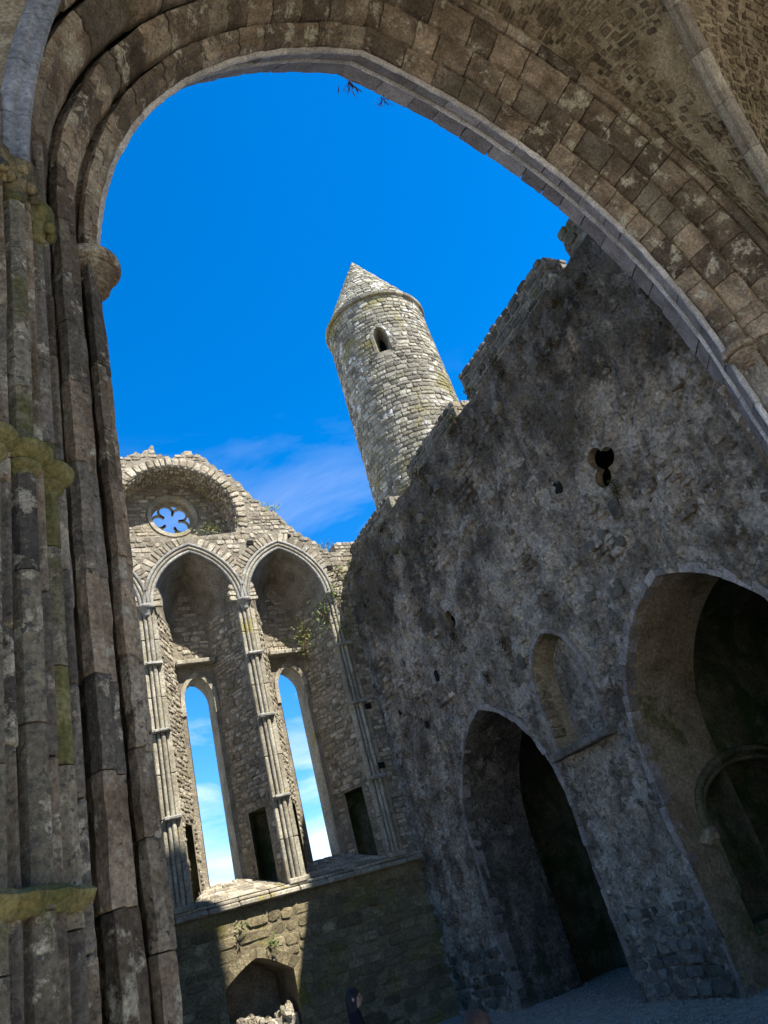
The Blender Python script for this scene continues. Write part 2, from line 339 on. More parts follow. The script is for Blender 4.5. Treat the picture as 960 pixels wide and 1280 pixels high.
def lay_stones(surf, u0, u1, v0, v1, ok, ch=(.12, .26), cw=(.18, .5), proud=(.012, .04), gap=.02, seed=1, wob=.02, deep=.05):
    g = np.random.default_rng(seed); out = []; v = v0
    while v < v1 - ch[0] * .5:
        h = g.uniform(*ch); u = u0 - g.uniform(0, cw[1])
        while u < u1:
            w = g.uniform(*cw) * (0.75 + .5 * g.random()); hh = h * g.uniform(.82, 1.06)
            cu, cv = u + w / 2, v + h / 2 + g.uniform(-wob, wob)
            us = np.array([cu, cu - w * .45, cu + w * .45, cu - w * .45, cu + w * .45]); vs = np.array([cv, cv - h * .45, cv - h * .45, cv + h * .45, cv + h * .45])
            if us[1] > u0 - .02 and us[2] < u1 + .02 and np.all(ok(us, vs)):
                out.append((one_stone(surf, cu, cv, w - gap, hh - gap, g.uniform(*proud), g, deep), g.random()))
            elif w > .3:
                for s in (-.25, .25):
                    us2 = cu + s * w + np.array([0, -.2, .2, -.2, .2]) * w
                    if us2.min() > u0 - .02 and us2.max() < u1 + .02 and np.all(ok(us2, vs)):
                        out.append((one_stone(surf, cu + s * w, cv, w * .45 - gap, hh - gap, g.uniform(*proud), g, deep), g.random()))
            u += w
        v += h
    return out
def emit(stones, parent, mat, name='stone', nmax=300, stuff='small_stones'):
    sc = []
    for V, t in stones:
        P, z = project(V[16:24]); x, y = P[:, 0], P[:, 1]
        A = .5 * (np.dot(x, np.roll(y, -1)) - np.dot(y, np.roll(x, -1)))
        vis = z.min() > .1 and x.max() > 0 and x.min() < 960 and y.max() > 0 and y.min() < 1280
        sc.append(abs(A) if vis else -1)
    order = np.argsort(sc)[::-1]
    for i in order[:nmax]:
        if sc[i] < 25: break
        V, t = stones[i]; mesh_obj(name, V, _SF, mat, parent, t)
    n_ind = sum(1 for i in order[:nmax] if sc[i] >= 25)
    rest = [stones[i] for i in order[n_ind:]]
    if rest:
        VV = np.concatenate([s[0] for s in rest]); TT = np.concatenate([np.full(25, s[1]) for s in rest])
        FF = [tuple(np.array(f) + 25 * k) for k in range(len(rest)) for f in _SF]
        o = mesh_obj(stuff, VV, FF, mat, parent, TT); o['kind'] = 'stuff'

# ---- opening shapes
def arch_sdf(u, v, c, half, base, spring, apex):
    rise = apex - spring; Rr = (rise * rise + half * half) / (2 * half); o = Rr - half
    x = u - c; y = np.maximum(v - spring, 0)
    d = np.maximum(np.hypot(x + o, y) - Rr, np.hypot(x - o, y) - Rr)
    return np.maximum(d, base - v)
def arch_outline(c, half, base, spring, apex, n=14, nb=8, off=0.0):
    """from the left foot over the apex to the right foot: list of (u, v)"""
    rise = apex - spring; Rr = (rise * rise + half * half) / (2 * half); o = Rr - half; Ro = Rr + off
    pts = [(c - half - off, base + (spring - base) * k / nb) for k in range(nb)]
    am = math.acos(o / Ro)
    L_ = [(c + o - Ro * math.cos(am * k / n), spring + Ro * math.sin(am * k / n)) for k in range(n + 1)]
    pts += L_; pts += [(2 * c - u, v) for u, v in L_[::-1][1:]]
    pts += [(c + half + off, base + (spring - base) * k / nb) for k in range(nb)][::-1]
    return pts
def seg_sdf(u, v, c, half, base, spring, apex):
    x = (u - c); y = np.maximum(v - spring, 0) * half / (apex - spring)
    return np.maximum(np.hypot(x, y) - half, base - v)
def seg_outline(c, half, base, spring, apex, n=20, nb=4, off=0.0):
    h, r = half + off, apex - spring + off
    pts = [(c - h, base + (spring - base) * k / nb) for k in range(nb)] + [(c - h * math.cos(a), spring + r * math.sin(a)) for a in np.linspace(0, math.pi, n + 1)]
    return pts + [(c + h, base + (spring - base) * k / nb) for k in range(nb)][::-1]
def tube_path(name, pts, rad, mat, parent, ns=8, closed=False, tone=.5, up=(0, -1, 0), sq=1.0, smooth=True):
    pts = np.asarray(pts, float); n = len(pts); V = []; upv = np.array(up, float)
    for i in range(n):
        a = pts[(i - 1) % n] if (closed or i > 0) else pts[i]; b = pts[(i + 1) % n] if (closed or i < n - 1) else pts[i]
        t = b - a; t /= np.linalg.norm(t) + 1e-9; s = np.cross(t, upv); s /= np.linalg.norm(s) + 1e-9; w = np.cross(s, t)
        for k in range(ns):
            an = 2 * math.pi * (k + .5) / ns; V.append(pts[i] + rad * (math.cos(an) * s + sq * math.sin(an) * w))
    f = []
    for i in range(n if closed else n - 1):
        j = (i + 1) % n
        for k in range(ns): f.append((i * ns + k, i * ns + (k + 1) % ns, j * ns + (k + 1) % ns, j * ns + k))
    ncap = 0 if closed else 2
    if not closed:
        b_ = len(V); V += [V[k].copy() for k in range(ns)] + [V[(n - 1) * ns + k].copy() for k in range(ns)]
        f += [tuple(range(b_, b_ + ns))[::-1], tuple(range(b_ + ns, b_ + 2 * ns))]
    o = mesh_obj(name, V, f, mat, parent, tone, smooth=smooth)
    for k in range(ncap): o.data.polygons[len(f) - 1 - k].use_smooth = False
    return o
def lathe(name, prof, cx, cy, mat, parent, ns=20, tone=.5, wob=0.0, smooth=True):
    V = []
    for r, z in prof:
        for k in range(ns):
            a = 2 * math.pi * k / ns; V.append((cx + r * math.cos(a), cy + r * math.sin(a), z))
    V = np.array(V)
    if wob: V[:, :2] += (np.stack([fbm(V, 9, 3), fbm(V + 9, 9, 3)], 1)) * wob * 2
    m = len(prof); f = [(i * ns + k, i * ns + (k + 1) % ns, (i + 1) * ns + (k + 1) % ns, (i + 1) * ns + k) for i in range(m - 1) for k in range(ns)]
    f += [tuple(range(ns))[::-1], tuple(range((m - 1) * ns, m * ns))]
    o = mesh_obj(name, V, f, mat, parent, tone, smooth)
    for k in (1, 2): o.data.polygons[len(f) - k].use_smooth = False
    return o
# ================================================================== the setting
def build_ground():
    n = 60
    def surf(u, v, d): return np.stack([u, v, d], 1)
    s = np.sign(np.linspace(-1, 1, 121)) * np.abs(np.linspace(-1, 1, 121)) ** 4 * 900
    U, V = np.meshgrid(s + 6, s + 10); U = U.ravel(); V = V.ravel()
    P = np.stack([U, V, np.zeros_like(U)], 1)
    near = np.clip(1 - np.hypot(U - 6, V - 10) / 30, 0, 1)
    P[:, 2] = fbm(P, .8, 4) * .05 * near
    idx = np.arange(121 * 121).reshape(121, 121)
    q = np.stack([idx[:-1, :-1], idx[:-1, 1:], idx[1:, 1:], idx[1:, :-1]], -1).reshape(-1, 4)
    g = mesh_obj('ground', P, q, 'gravel', smooth=True); g['kind'] = 'structure'
    # loose pebbles where the floor shows
    gg = np.random.default_rng(5); N = 6000
    x = gg.uniform(7.5, 13, N); y = gg.uniform(6.2, 16, N); r = gg.uniform(.008, .03, N)
    base = np.array([(1, 0, 0), (-1, 0, 0), (0, 1, 0), (0, -1, 0), (0, 0, .7), (0, 0, -.7)])
    fb = [(0, 2, 4), (2, 1, 4), (1, 3, 4), (3, 0, 4), (2, 0, 5), (1, 2, 5), (3, 1, 5), (0, 3, 5)]
    VV = (base[None] * r[:, None, None] * gg.uniform(.6, 1.4, (N, 6, 1)) + np.stack([x, y, r * .5 + .004], 1)[:, None]).reshape(-1, 3)
    FF = [tuple(np.array(f) + 6 * k) for k in range(N) for f in fb]
    o = mesh_obj('gravel', VV, FF, 'gravel', None, np.repeat(gg.random(N), 6)); tag(o, 'loose grey pebbles strewn over the floor', 'gravel', kind='stuff')
build_ground()
def build_bounce_floor():  # unseen pale floor added to bounce sunlight onto pier and vault
    Pv = empty('bounce_pavement'); Pv['kind'] = 'structure'; g = np.random.default_rng(15)
    y = -16.0
    while y < 3.3:
        d = g.uniform(.6, .95); x = -1.2 - g.random()
        while x < 10.6:
            w = g.uniform(.6, 1.3)
            box('bounce_slab', (x + .008, y + .008, -.08), (x + w - .008, min(y + d, 3.4) - .008, .035 + g.uniform(-.006, .006)), 'bounce_paving', Pv, g.random(), bev=.012)
            x += w
        y += d
build_bounce_floor()

# ------------------------------------------------------------------ transept gable with lancets
YG = 18.76; YB = 20.06; YW = 20.75          # front, back of the recesses, outer face
BAYS = (2.05, 4.75, 7.45); HB = 1.18; HBK = .52
Z0, ZS, ZA = 3.62, 11.1, 12.75              # recess foot, springing, apex
ZSB, ZAB = 11.0, 12.3
ROSE = (4.68, 14.62); REC = (4.62, 14.05, 1.76)
OUT = [(-1.2, 12.0), (.2, 13.0), (1.2, 13.9), (2.2, 15.2), (2.6, 15.75), (3.12, 16.13), (3.52, 16.26), (3.83, 16.30), (3.95, 16.5), (4.17, 16.64), (4.22, 16.24), (4.6, 16.2), (4.88, 16.23),
       (5.25, 16.36), (5.59, 16.33), (5.84, 15.94), (6.25, 15.6), (6.69, 15.17), (7.0, 14.72), (7.3, 14.26), (7.67, 14.1), (7.9, 13.7), (8.17, 13.35), (8.53, 13.13), (8.8, 12.8), (9.09, 12.62), (9.33, 12.51), (10.9, 12.4)]
_ox = np.array([p[0] for p in OUT]); _oz = np.array([p[1] for p in OUT])
def gtop(u):
    return np.interp(u, _ox, _oz) + .09 * np.sin(u * 9.1) * np.sin(u * 17.7)
def bay_sdf(u, v): return np.minimum.reduce([arch_sdf(u, v, c, HB, Z0, ZS, ZA) for c in BAYS])
def rec_sdf(u, v):
    cx, cz, r = REC
    d = np.hypot(u - cx, v - cz) - r
    return np.maximum(d, 13.25 + .10 * np.abs(u - cx) - v)
def dtop(x): return 2.36 - .42 * np.minimum(np.abs(x) / .78, 1.2) ** 1.35
def door_sdf(u, v): return np.maximum(np.abs(u - 4.86) - .78, v - dtop(u - 4.86))
def door_outline(off=0.0, nb=4, n=6):
    k = (.78 + off) / .78
    pts = [(-.78 * k, -.05 + 1.99 * i / nb) for i in range(nb)] + [(x * k, float(dtop(x)) + off) for x in np.linspace(-.78, .78, 2 * n + 1)] + [(.78 * k, -.05 + 1.99 * i / nb) for i in range(nb)][::-1]
    return [(4.86 + x, z) for x, z in pts]
def gable_sdf(u, v): return np.minimum.reduce([bay_sdf(u, v), rec_sdf(u, v), door_sdf(u, v), gtop(u) - v])

def build_gable():
    G = tag(empty('transept_gable'), 'ruined stone gable with three tall lancet recesses and a round window', 'gable wall')
    fs = lambda u, v, d: np.stack([u, YG - d, v], 1)
    grid_wall('wall_face', -1.2, 10.9, 3.45, 16.9, .075, fs, gable_sdf, 'mortar', G, amp=.03, nsc=3.0)
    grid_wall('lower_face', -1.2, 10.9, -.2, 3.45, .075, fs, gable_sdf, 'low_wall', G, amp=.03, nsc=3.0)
    # outer face and top
    bs = lambda u, v, d: np.stack([u, YW + d, v], 1)
    win = lambda u, v: np.minimum.reduce([arch_sdf(u, v, c, .4, 4.12, 8.85, 9.5) for c in BAYS] + [np.hypot(u - ROSE[0], v - ROSE[1]) - 1.25, gtop(u) - v])
    grid_wall('outer_face', -1.2, 10.9, -.2, 16.9, .12, bs, win, 'mortar', G)
    uu = np.linspace(-1.2, 10.9, 260)
    loft('wall_head', np.stack([uu, np.full(260, YG), gtop(uu)], 1), np.stack([uu, np.full(260, YW), gtop(uu)], 1), 16, 'gable', G, amp=.08, nsc=3)
    # stones on the front face
    ring = lambda u, v: np.minimum.reduce([arch_sdf(u, v, c, HB + .52, Z0, ZS, ZA + .62) for c in BAYS])
    ringr = lambda u, v: np.maximum(np.hypot(u - REC[0], v - REC[1]) - REC[2] - .36, 13.75 - v)
    okf = lambda u, v: (np.minimum(gtop(u) - v + .10, np.minimum(rec_sdf(u, v), np.where(v > 11.2, ring(u, v), bay_sdf(u, v) - .16))) > 0) & (ringr(u, v) > 0) & (v > 3.75)
    st = lay_stones(fs, -.4, 9.9, 3.75, 16.9, okf, ch=(.08, .18), cw=(.12, .36), seed=3, proud=(.008, .03), wob=.025, gap=.012)
    okl = lambda u, v: (door_sdf(u, v) > .03) & (v < 3.36)
    low = lay_stones(fs, -.4, 9.7, .05, 3.36, okl, ch=(.16, .3), cw=(.25, .7), seed=4, proud=(.01, .035))
    # radial stones over the bay arches and the relieving arch
    g = np.random.default_rng(8)
    rad = []
    for c in BAYS:
        rise = ZA - ZS; Rr = (rise * rise + HB * HB) / (2 * HB); o = Rr - HB
        for sgn in (-1, 1):
            sf = lambda u, v, d, sgn=sgn, c=c: np.stack([c + sgn * ((Rr + v) * np.cos(u / (Rr + .3)) - o), YG - d, ZS + (Rr + v) * np.sin(u / (Rr + .3))], 1)
            am = math.acos(o / (Rr + .3)) * (Rr + .3); u = .02
            while u < am:
                w = g.uniform(.10, .2); h = g.uniform(.28, .36)
                if u + w < am + .03:
                    V = one_stone(sf, u + w / 2, .27 + h / 2, w - .015, h, g.uniform(.02, .05), g)
                    if gtop(V[16:24, 0]).min() > V[:, 2].max() - .05 and rec_sdf(V[:, 0], V[:, 2]).min() > -.02: rad.append((V, g.random()))
                u += w
    sf = lambda u, v, d: np.stack([REC[0] + (REC[2] + v) * np.cos(u / 1.9), YG - d, REC[1] + (REC[2] + v) * np.sin(u / 1.9)], 1)
    u = -.45
    while u < 1.9 * math.pi + .3:
        w = g.uniform(.13, .26); h = g.uniform(.28, .38)
        rad.append((one_stone(sf, u + w / 2, h / 2 + .01, w - .02, h, g.uniform(.03, .07), g), .55 + .45 * g.random())); u += w
    emit(st + rad, G, M['gable'], nmax=300)
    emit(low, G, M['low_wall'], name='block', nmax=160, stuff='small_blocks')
    # relieving recess: soffit, back wall, sloping foot
    dr = .95
    an = np.linspace(-.5, math.pi + .5, 60)
    A = np.stack([REC[0] + REC[2] * np.cos(an), np.full(60, YG), np.maximum(REC[1] + REC[2] * np.sin(an), 13.2)], 1); B = A + [0, dr, 0]
    loft('relieving_soffit', A, B, 10, 'mortar', G, amp=.06)
    ss = lambda u, v, d: np.stack([REC[0] + (REC[2] - d) * np.cos(u / REC[2]), YG + v, REC[1] + (REC[2] - d) * np.sin(u / REC[2])], 1)
    stt = lay_stones(ss, -.6, math.pi * REC[2] + .6, .03, dr - .03, lambda u, v: u > -9, ch=(.12, .22), cw=(.09, .2), seed=12, proud=(.02, .06))
    rs = lambda u, v, d: np.stack([u, YG + dr - d - np.clip((13.75 - v) / .55, 0, 1) * dr * .97, v], 1)
    rsd = lambda u, v: np.hypot(u - ROSE[0], v - ROSE[1]) - .66
    inner = lambda u, v: np.minimum(rsd(u, v), REC[2] + .06 - np.hypot(u - REC[0], v - REC[1]))
    grid_wall('relieving_back', REC[0] - 1.9, REC[0] + 1.9, 13.15, 15.95, .06, rs, inner, 'mortar', G)
    okb = lambda u, v: (inner(u, v) > .1) & (v > 13.3)
    stb = lay_stones(rs, REC[0] - 1.8, REC[0] + 1.8, 13.3, 15.8, okb, ch=(.09, .17), cw=(.14, .4), seed=13, proud=(.008, .03))
    emit(stt + stb, G, M['gable'], name='rubble', nmax=120, stuff='small_rubble')
    # round window
    RW = mesh_obj('round_window', *ring_mesh(ROSE[0], ROSE[1], .64, .76, YG + dr - .03, YG + dr + .10), 'dressed', G)
    a40 = np.linspace(0, 2 * math.pi, 41)
    c3 = lambda r, y: np.stack([ROSE[0] + r * np.cos(a40), np.full(41, y), ROSE[1] + r * np.sin(a40)], 1)
    loft('reveal', c3(.655, YG + dr - .02), c3(.655, YG + dr + .42), 4, 'dressed', RW, amp=.005)
    loft('outer_reveal', c3(.655, YG + dr + .42), c3(1.26, YW + .02), 4, 'dressed', RW, amp=.005)
    for k in range(5):
        a = math.pi / 2 + k * 2 * math.pi / 5 + .35
        mesh_obj('foil', *ring_mesh(ROSE[0] + .375 * math.cos(a), ROSE[1] + .375 * math.sin(a), .185, .25, YG + dr + .30, YG + dr + .38, gap=a + math.pi), 'dressed', RW, .3 + .1 * k)
    mesh_obj('tracery_rim', *ring_mesh(ROSE[0], ROSE[1], .59, .66, YG + dr + .29, YG + dr + .39), 'dressed', RW)
    # lancet bays
    jl = []
    for bi, c in enumerate(BAYS):
        fo = arch_outline(c, HB, Z0, ZS, ZA, 16, 1); bo = arch_outline(c, HBK, Z0, ZSB, ZAB, 16, 1)
        A = np.array([(u, YG, v) for u, v in fo])[1:-1]; B = np.array([(u, YB, v) for u, v in bo])[1:-1]
        loft('recess_vault', A, B, 12, 'mortar', G, amp=.05)
        for sgn in (-1, 1):
            p0 = np.array([c + sgn * HB, YG]); p1 = np.array([c + sgn * HBK, YB]); L_ = np.linalg.norm(p1 - p0); t = (p1 - p0) / L_
            nrm = np.array([-sgn * t[1], sgn * t[0]]); nrm = nrm if nrm[0] * -sgn > 0 else -nrm
            js = lambda u, v, d, p0=p0, t=t, nrm=nrm: np.stack([p0[0] + t[0] * u + nrm[0] * d, p0[1] + t[1] * u + nrm[1] * d, v], 1)
            pas = lambda u, v: np.maximum(np.maximum(.38 - u, u - 1.02), np.maximum(3.5 - v, v - 5.55))
            grid_wall('jamb_face', 0, L_, 3.5, ZS, .06, js, pas, 'mortar', G, amp=.02, nsc=3)
            okj = lambda u, v, pas=pas: (pas(u, v) > .02) & (v < ZS)
            jl += lay_stones(js, .04, L_ - .02, Z0, ZS, okj, ch=(.08, .18), cw=(.11, .34), seed=20 + bi * 2 + sgn, proud=(.012, .045), wob=.03, gap=.014)
            # wall passage, its shade put into the dark wall colour
            po = [(.38, 3.5), (.38, 5.55), (1.02, 5.55), (1.02, 3.5)]
            A = js(np.array([p[0] for p in po]), np.array([p[1] for p in po]), np.zeros(4))
            dirv = np.array([sgn * 1.0, 0, 0]); B = A + np.array([sgn * .30, .70, 0])
            loft('passage', A, B, 4, 'chapel', G, amp=.02)
            mesh_obj('passage_end', B, [(0, 1, 2, 3)], 'chapel', G)
        # back wall with the lancet
        bsf = lambda u, v, d: np.stack([u, YB - d, v], 1)
        ls = lambda u, v, c=c: arch_sdf(u, v, c, .4, 4.12, 8.85, 9.5)
        both = lambda u, v, c=c, ls=ls: np.minimum(ls(u, v), -arch_sdf(u, v, c, HBK + .05, 3.4, ZSB, ZAB + .06))
        grid_wall('recess_back', c - HBK - .06, c + HBK + .06, 3.5, ZAB + .1, .05, bsf, both, 'mortar', G, amp=.015, nsc=4)
        jl += lay_stones(bsf, c - HBK + .02, c + HBK - .02, 9.95, ZAB, lambda u, v, both=both: both(u, v) > .06, ch=(.09, .2), cw=(.14, .36), seed=40 + bi, proud=(.01, .03))
        lo = arch_outline(c, .4, 4.12, 8.85, 9.5, 8, 10)
        W_ = loft('lancet', [(u, YB - .02, v) for u, v in lo], [(u, YW + .02, v) for u, v in lo], 5, 'dressed', G, amp=.012)
        # dressed blocks round the lancet head
        hd = arch_outline(c, .4, 8.4, 8.85, 9.5, 4, 1); hd2 = arch_outline(c, .4, 8.4, 8.85, 9.5, 4, 1, off=.11)
        for k in range(len(hd) - 1):
            q = [(hd[k][0], YB - .05, hd[k][1]), (hd[k + 1][0], YB - .05, hd[k + 1][1]), (hd2[k + 1][0], YB - .05, hd2[k + 1][1]), (hd2[k][0], YB - .05, hd2[k][1])]
            prism('head_stone', q, np.array([0, 0, 0]), np.array([0, .12, 0]), 'dressed', W_, rng.random())
        box('ledge', (c - HBK - .02, YB - .30, 9.78), (c + HBK + .02, YB + .04, 9.92), 'dressed', G, jit=.006, bev=.02)
        # sill sloping in
        sl = lambda u, v, d: np.stack([c + (u - c) * (1 - .55 * v), YG + .02 + (YB - YG) * v, 3.66 + .46 * v + d], 1)
        grid_wall('sill', c - HB, c + HB, 0, 1, .07, sl, None, 'gable', G, amp=.02)
        jl += lay_stones(sl, c - HB, c + HB, .02, .98, lambda u, v: u > -9, ch=(.12, .2), cw=(.2, .45), seed=50 + bi, proud=(.01, .03))
        # mouldings round the arch
        for k, (off, yy, rr) in enumerate(((.03, .03, .055), (.13, .06, .05), (.225, .09, .05))):
            mo = arch_outline(c, HB, ZS, ZS, ZA, 12, 1, off=off)[1:-1]; n = len(mo) // 2
            for half in (mo[:n + 1], mo[n:]):
                for i in range(0, len(half) - 1, 4):
                    seg = half[i:i + 5]
                    if len(seg) > 1: tube_path('arch_moulding', [(u, YG - yy, v) for u, v in seg], rr, 'dark_dressed' if k != 1 else 'dressed', G, 8, tone=rng.random())
    emit(jl, G, M['gable'], name='jamb_stone', nmax=300, stuff='small_jamb_stones')
    # shafts with rings and capitals
    for i, x in enumerate((.7, 3.4, 6.1, 8.8)):
        lev = [3.66, 5.62, 7.70, 9.46, 10.84]
        for k in range(4):
            z0, z1 = lev[k], lev[k + 1]
            if k == 3 or True:
                nn = 2
                for j in range(nn):
                    za, zb = z0 + (z1 - z0) * j / nn + .004, z0 + (z1 - z0) * (j + 1) / nn - .004
                    for dx, ry, rr in ((-.075, .05, .045), (.03, .07, .058)):
                        tube_path('shaft', [(x + dx, YG - ry, za), (x + dx, YG - ry, zb)], rr, 'dressed', G, 10, tone=rng.random(), up=(0, 1, 0))
                    box('chamfer_block', (x + .10, YG - .055, za), (x + .235, YG + .2, zb), 'dressed', G, rng.random(), jit=.004, bev=.02)
                    box('chamfer_block', (x - .235, YG - .045, za), (x - .14, YG + .2, zb), 'dressed', G, rng.random(), jit=.004, bev=.02)
        for z in lev[1:4]:
            box('shaft_ring', (x - .20, YG - .20, z - .05), (x + .22, YG + .02, z + .05), 'dark_dressed', G, jit=.008, bev=.035)
        lathe('capital', [(.09, 10.80), (.10, 10.86), (.115, 10.92), (.17, 11.02), (.215, 11.06), (.215, 11.13), (.17, 11.15)], x - .02, YG - .06, 'dark_dressed', G, 14, wob=.02)
        box('base', (x - .22, YG - .16, 3.60), (x + .24, YG + .05, 3.74), 'dressed', G, jit=.006, bev=.03)
    # string course
    for k in range(14):
        x0 = -.4 + k * .72
        box('string_course', (x0 + .004, YG - .20, 3.42), (x0 + .716, YG + .05, 3.54), 'dressed', G, rng.random(), jit=.006, bev=.03)
        box('string_course', (x0 + .004, YG - .13, 3.55), (x0 + .716, YG + .05, 3.63), 'dressed', G, rng.random(), jit=.006, bev=.025)
    # doorway
    do = door_outline()
    loft('doorway', [(u, YG, v) for u, v in do], [(u, YG + 1.5, v) for u, v in do], 6, 'mortar', G, amp=.03)
    mesh_obj('doorway_end', [(u, YG + 1.5, v) for u, v in do], [tuple(range(len(do)))], 'mortar', G)
    do2 = door_outline(.2)
    do1 = door_outline()
    for k in range(len(do1) - 1):
        q = [(do1[k][0], YG - .04, do1[k][1]), (do1[k + 1][0], YG - .04, do1[k + 1][1]), (do2[k + 1][0], YG - .04, do2[k + 1][1]), (do2[k][0], YG - .04, do2[k][1])]
        q = np.array(q); cc = q.mean(0); q = cc + (q - cc) * .97
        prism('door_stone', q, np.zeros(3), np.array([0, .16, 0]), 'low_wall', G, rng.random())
    # put-log holes: near-black blocks on the face, coloured as shade
    for (x, z, s) in ((2.95, 13.28, .1), (6.62, 13.0, .09), (9.05, 7.55, .1), (9.0, 5.9, .1), (8.98, 12.0, .09), (7.9, 13.2, .05)):
        box('painted_putlog_hole', (x - s, YG - .065, z - s * .8), (x + s, YG - .02, z + s * .8), 'hole', G)
    # small broken merlon at the right end
    fs2 = lambda u, v, d: np.stack([u, 19.0 - d, v], 1)
    box('merlon_core', (9.46, 19.0, 12.3), (10.3, 19.8, 13.02), 'mortar', G)
    emit(lay_stones(fs2, 9.44, 10.32, 12.35, 13.05, lambda u, v: u > -9, ch=(.1, .18), cw=(.15, .35), seed=77), G, M['gable'], name='merlon_stone', nmax=40)
    return G

def ring_mesh(cx, cz, r0, r1, ya, yb, n=28, gap=None):
    a0 = 0; a1 = 2 * math.pi; closed = gap is None
    if gap is not None: a0 = gap + .62; a1 = gap + 2 * math.pi - .62
    V = []; f = []
    m = n if closed else n + 1
    for k in range(m):
        a = a0 + (a1 - a0) * k / n
        for r, y in ((r0, ya), (r1, ya), (r1, yb), (r0, yb)): V.append((cx + r * math.cos(a), y, cz + r * math.sin(a)))
    for k in range(n):
        j = (k + 1) % m
        for q in range(4): f.append((4 * k + q, 4 * k + (q + 1) % 4, 4 * j + (q + 1) % 4, 4 * j + q))
    if not closed: f += [(0, 1, 2, 3), (4 * n + 3, 4 * n + 2, 4 * n + 1, 4 * n)]
    return V, f
M['hole'] = flat_mat('painted_hole_shade', (.012, .011, .009), 1.0)  # near-black colour stands in for the shade inside holes and windows
build_gable()

# ------------------------------------------------------------------ side wall with the chapel arches
XW = 9.38; XI = 11.0; ZT = 11.70
ARCH = ((7.85, 1.86, 3.45, 5.84), (13.97, 1.94, 3.2, 5.74))      # centre, half span, springing, apex
TOMB = (11.5, 1.42, .75, 2.35, 3.12)
NICHE = (11.02, .74, 4.10, 5.35, 6.26)
def tref(u, v):
    return np.minimum.reduce([np.hypot(u - 7.90, v - 8.26) - .18, np.hypot(u - 7.66, v - 8.10) - .18, np.hypot(u - 7.92, v - 7.86) - .19, np.hypot(u - 7.82, v - 8.04) - .15])
def quat(u, v): return np.minimum(np.hypot(u - 13.92, v - 8.02) - .14, np.hypot(u - 13.86, v - 7.84) - .16)
def east_sdf(u, v):
    a = [arch_sdf(u, v, c, h, -.3, s, p) for c, h, s, p in ARCH]
    n = arch_sdf(u, v, NICHE[0], NICHE[1], NICHE[2], NICHE[3], NICHE[4])
    top = ZT + .02 * np.sin(u * 5.3) + .02 * np.sin(u * 13.1 + 1) - v
    return np.minimum.reduce(a + [n, tref(u, v), quat(u, v), top])
def lumps(P):
    c = fbm(P, 5.0, 3, .6); e = fbm(P + 40, 1.1, 3)
    c2 = fbm(P + 23, 8.5, 3, .6)
    t = fbm(P + 60, 3.2, 5, .66) * 9.0; fr = t - np.floor(t); steps = np.floor(t) + np.clip((fr - .80) / .2, 0, 1)
    return .028 * steps + .05 * np.clip(c * 2.2, -.7, .9) + .045 * np.clip(c2 * 2.4, -.6, .9) + .05 * e - .05 * np.clip((fbm(P + 90, 2.2, 4, .7) - .10) * 9, 0, 1)
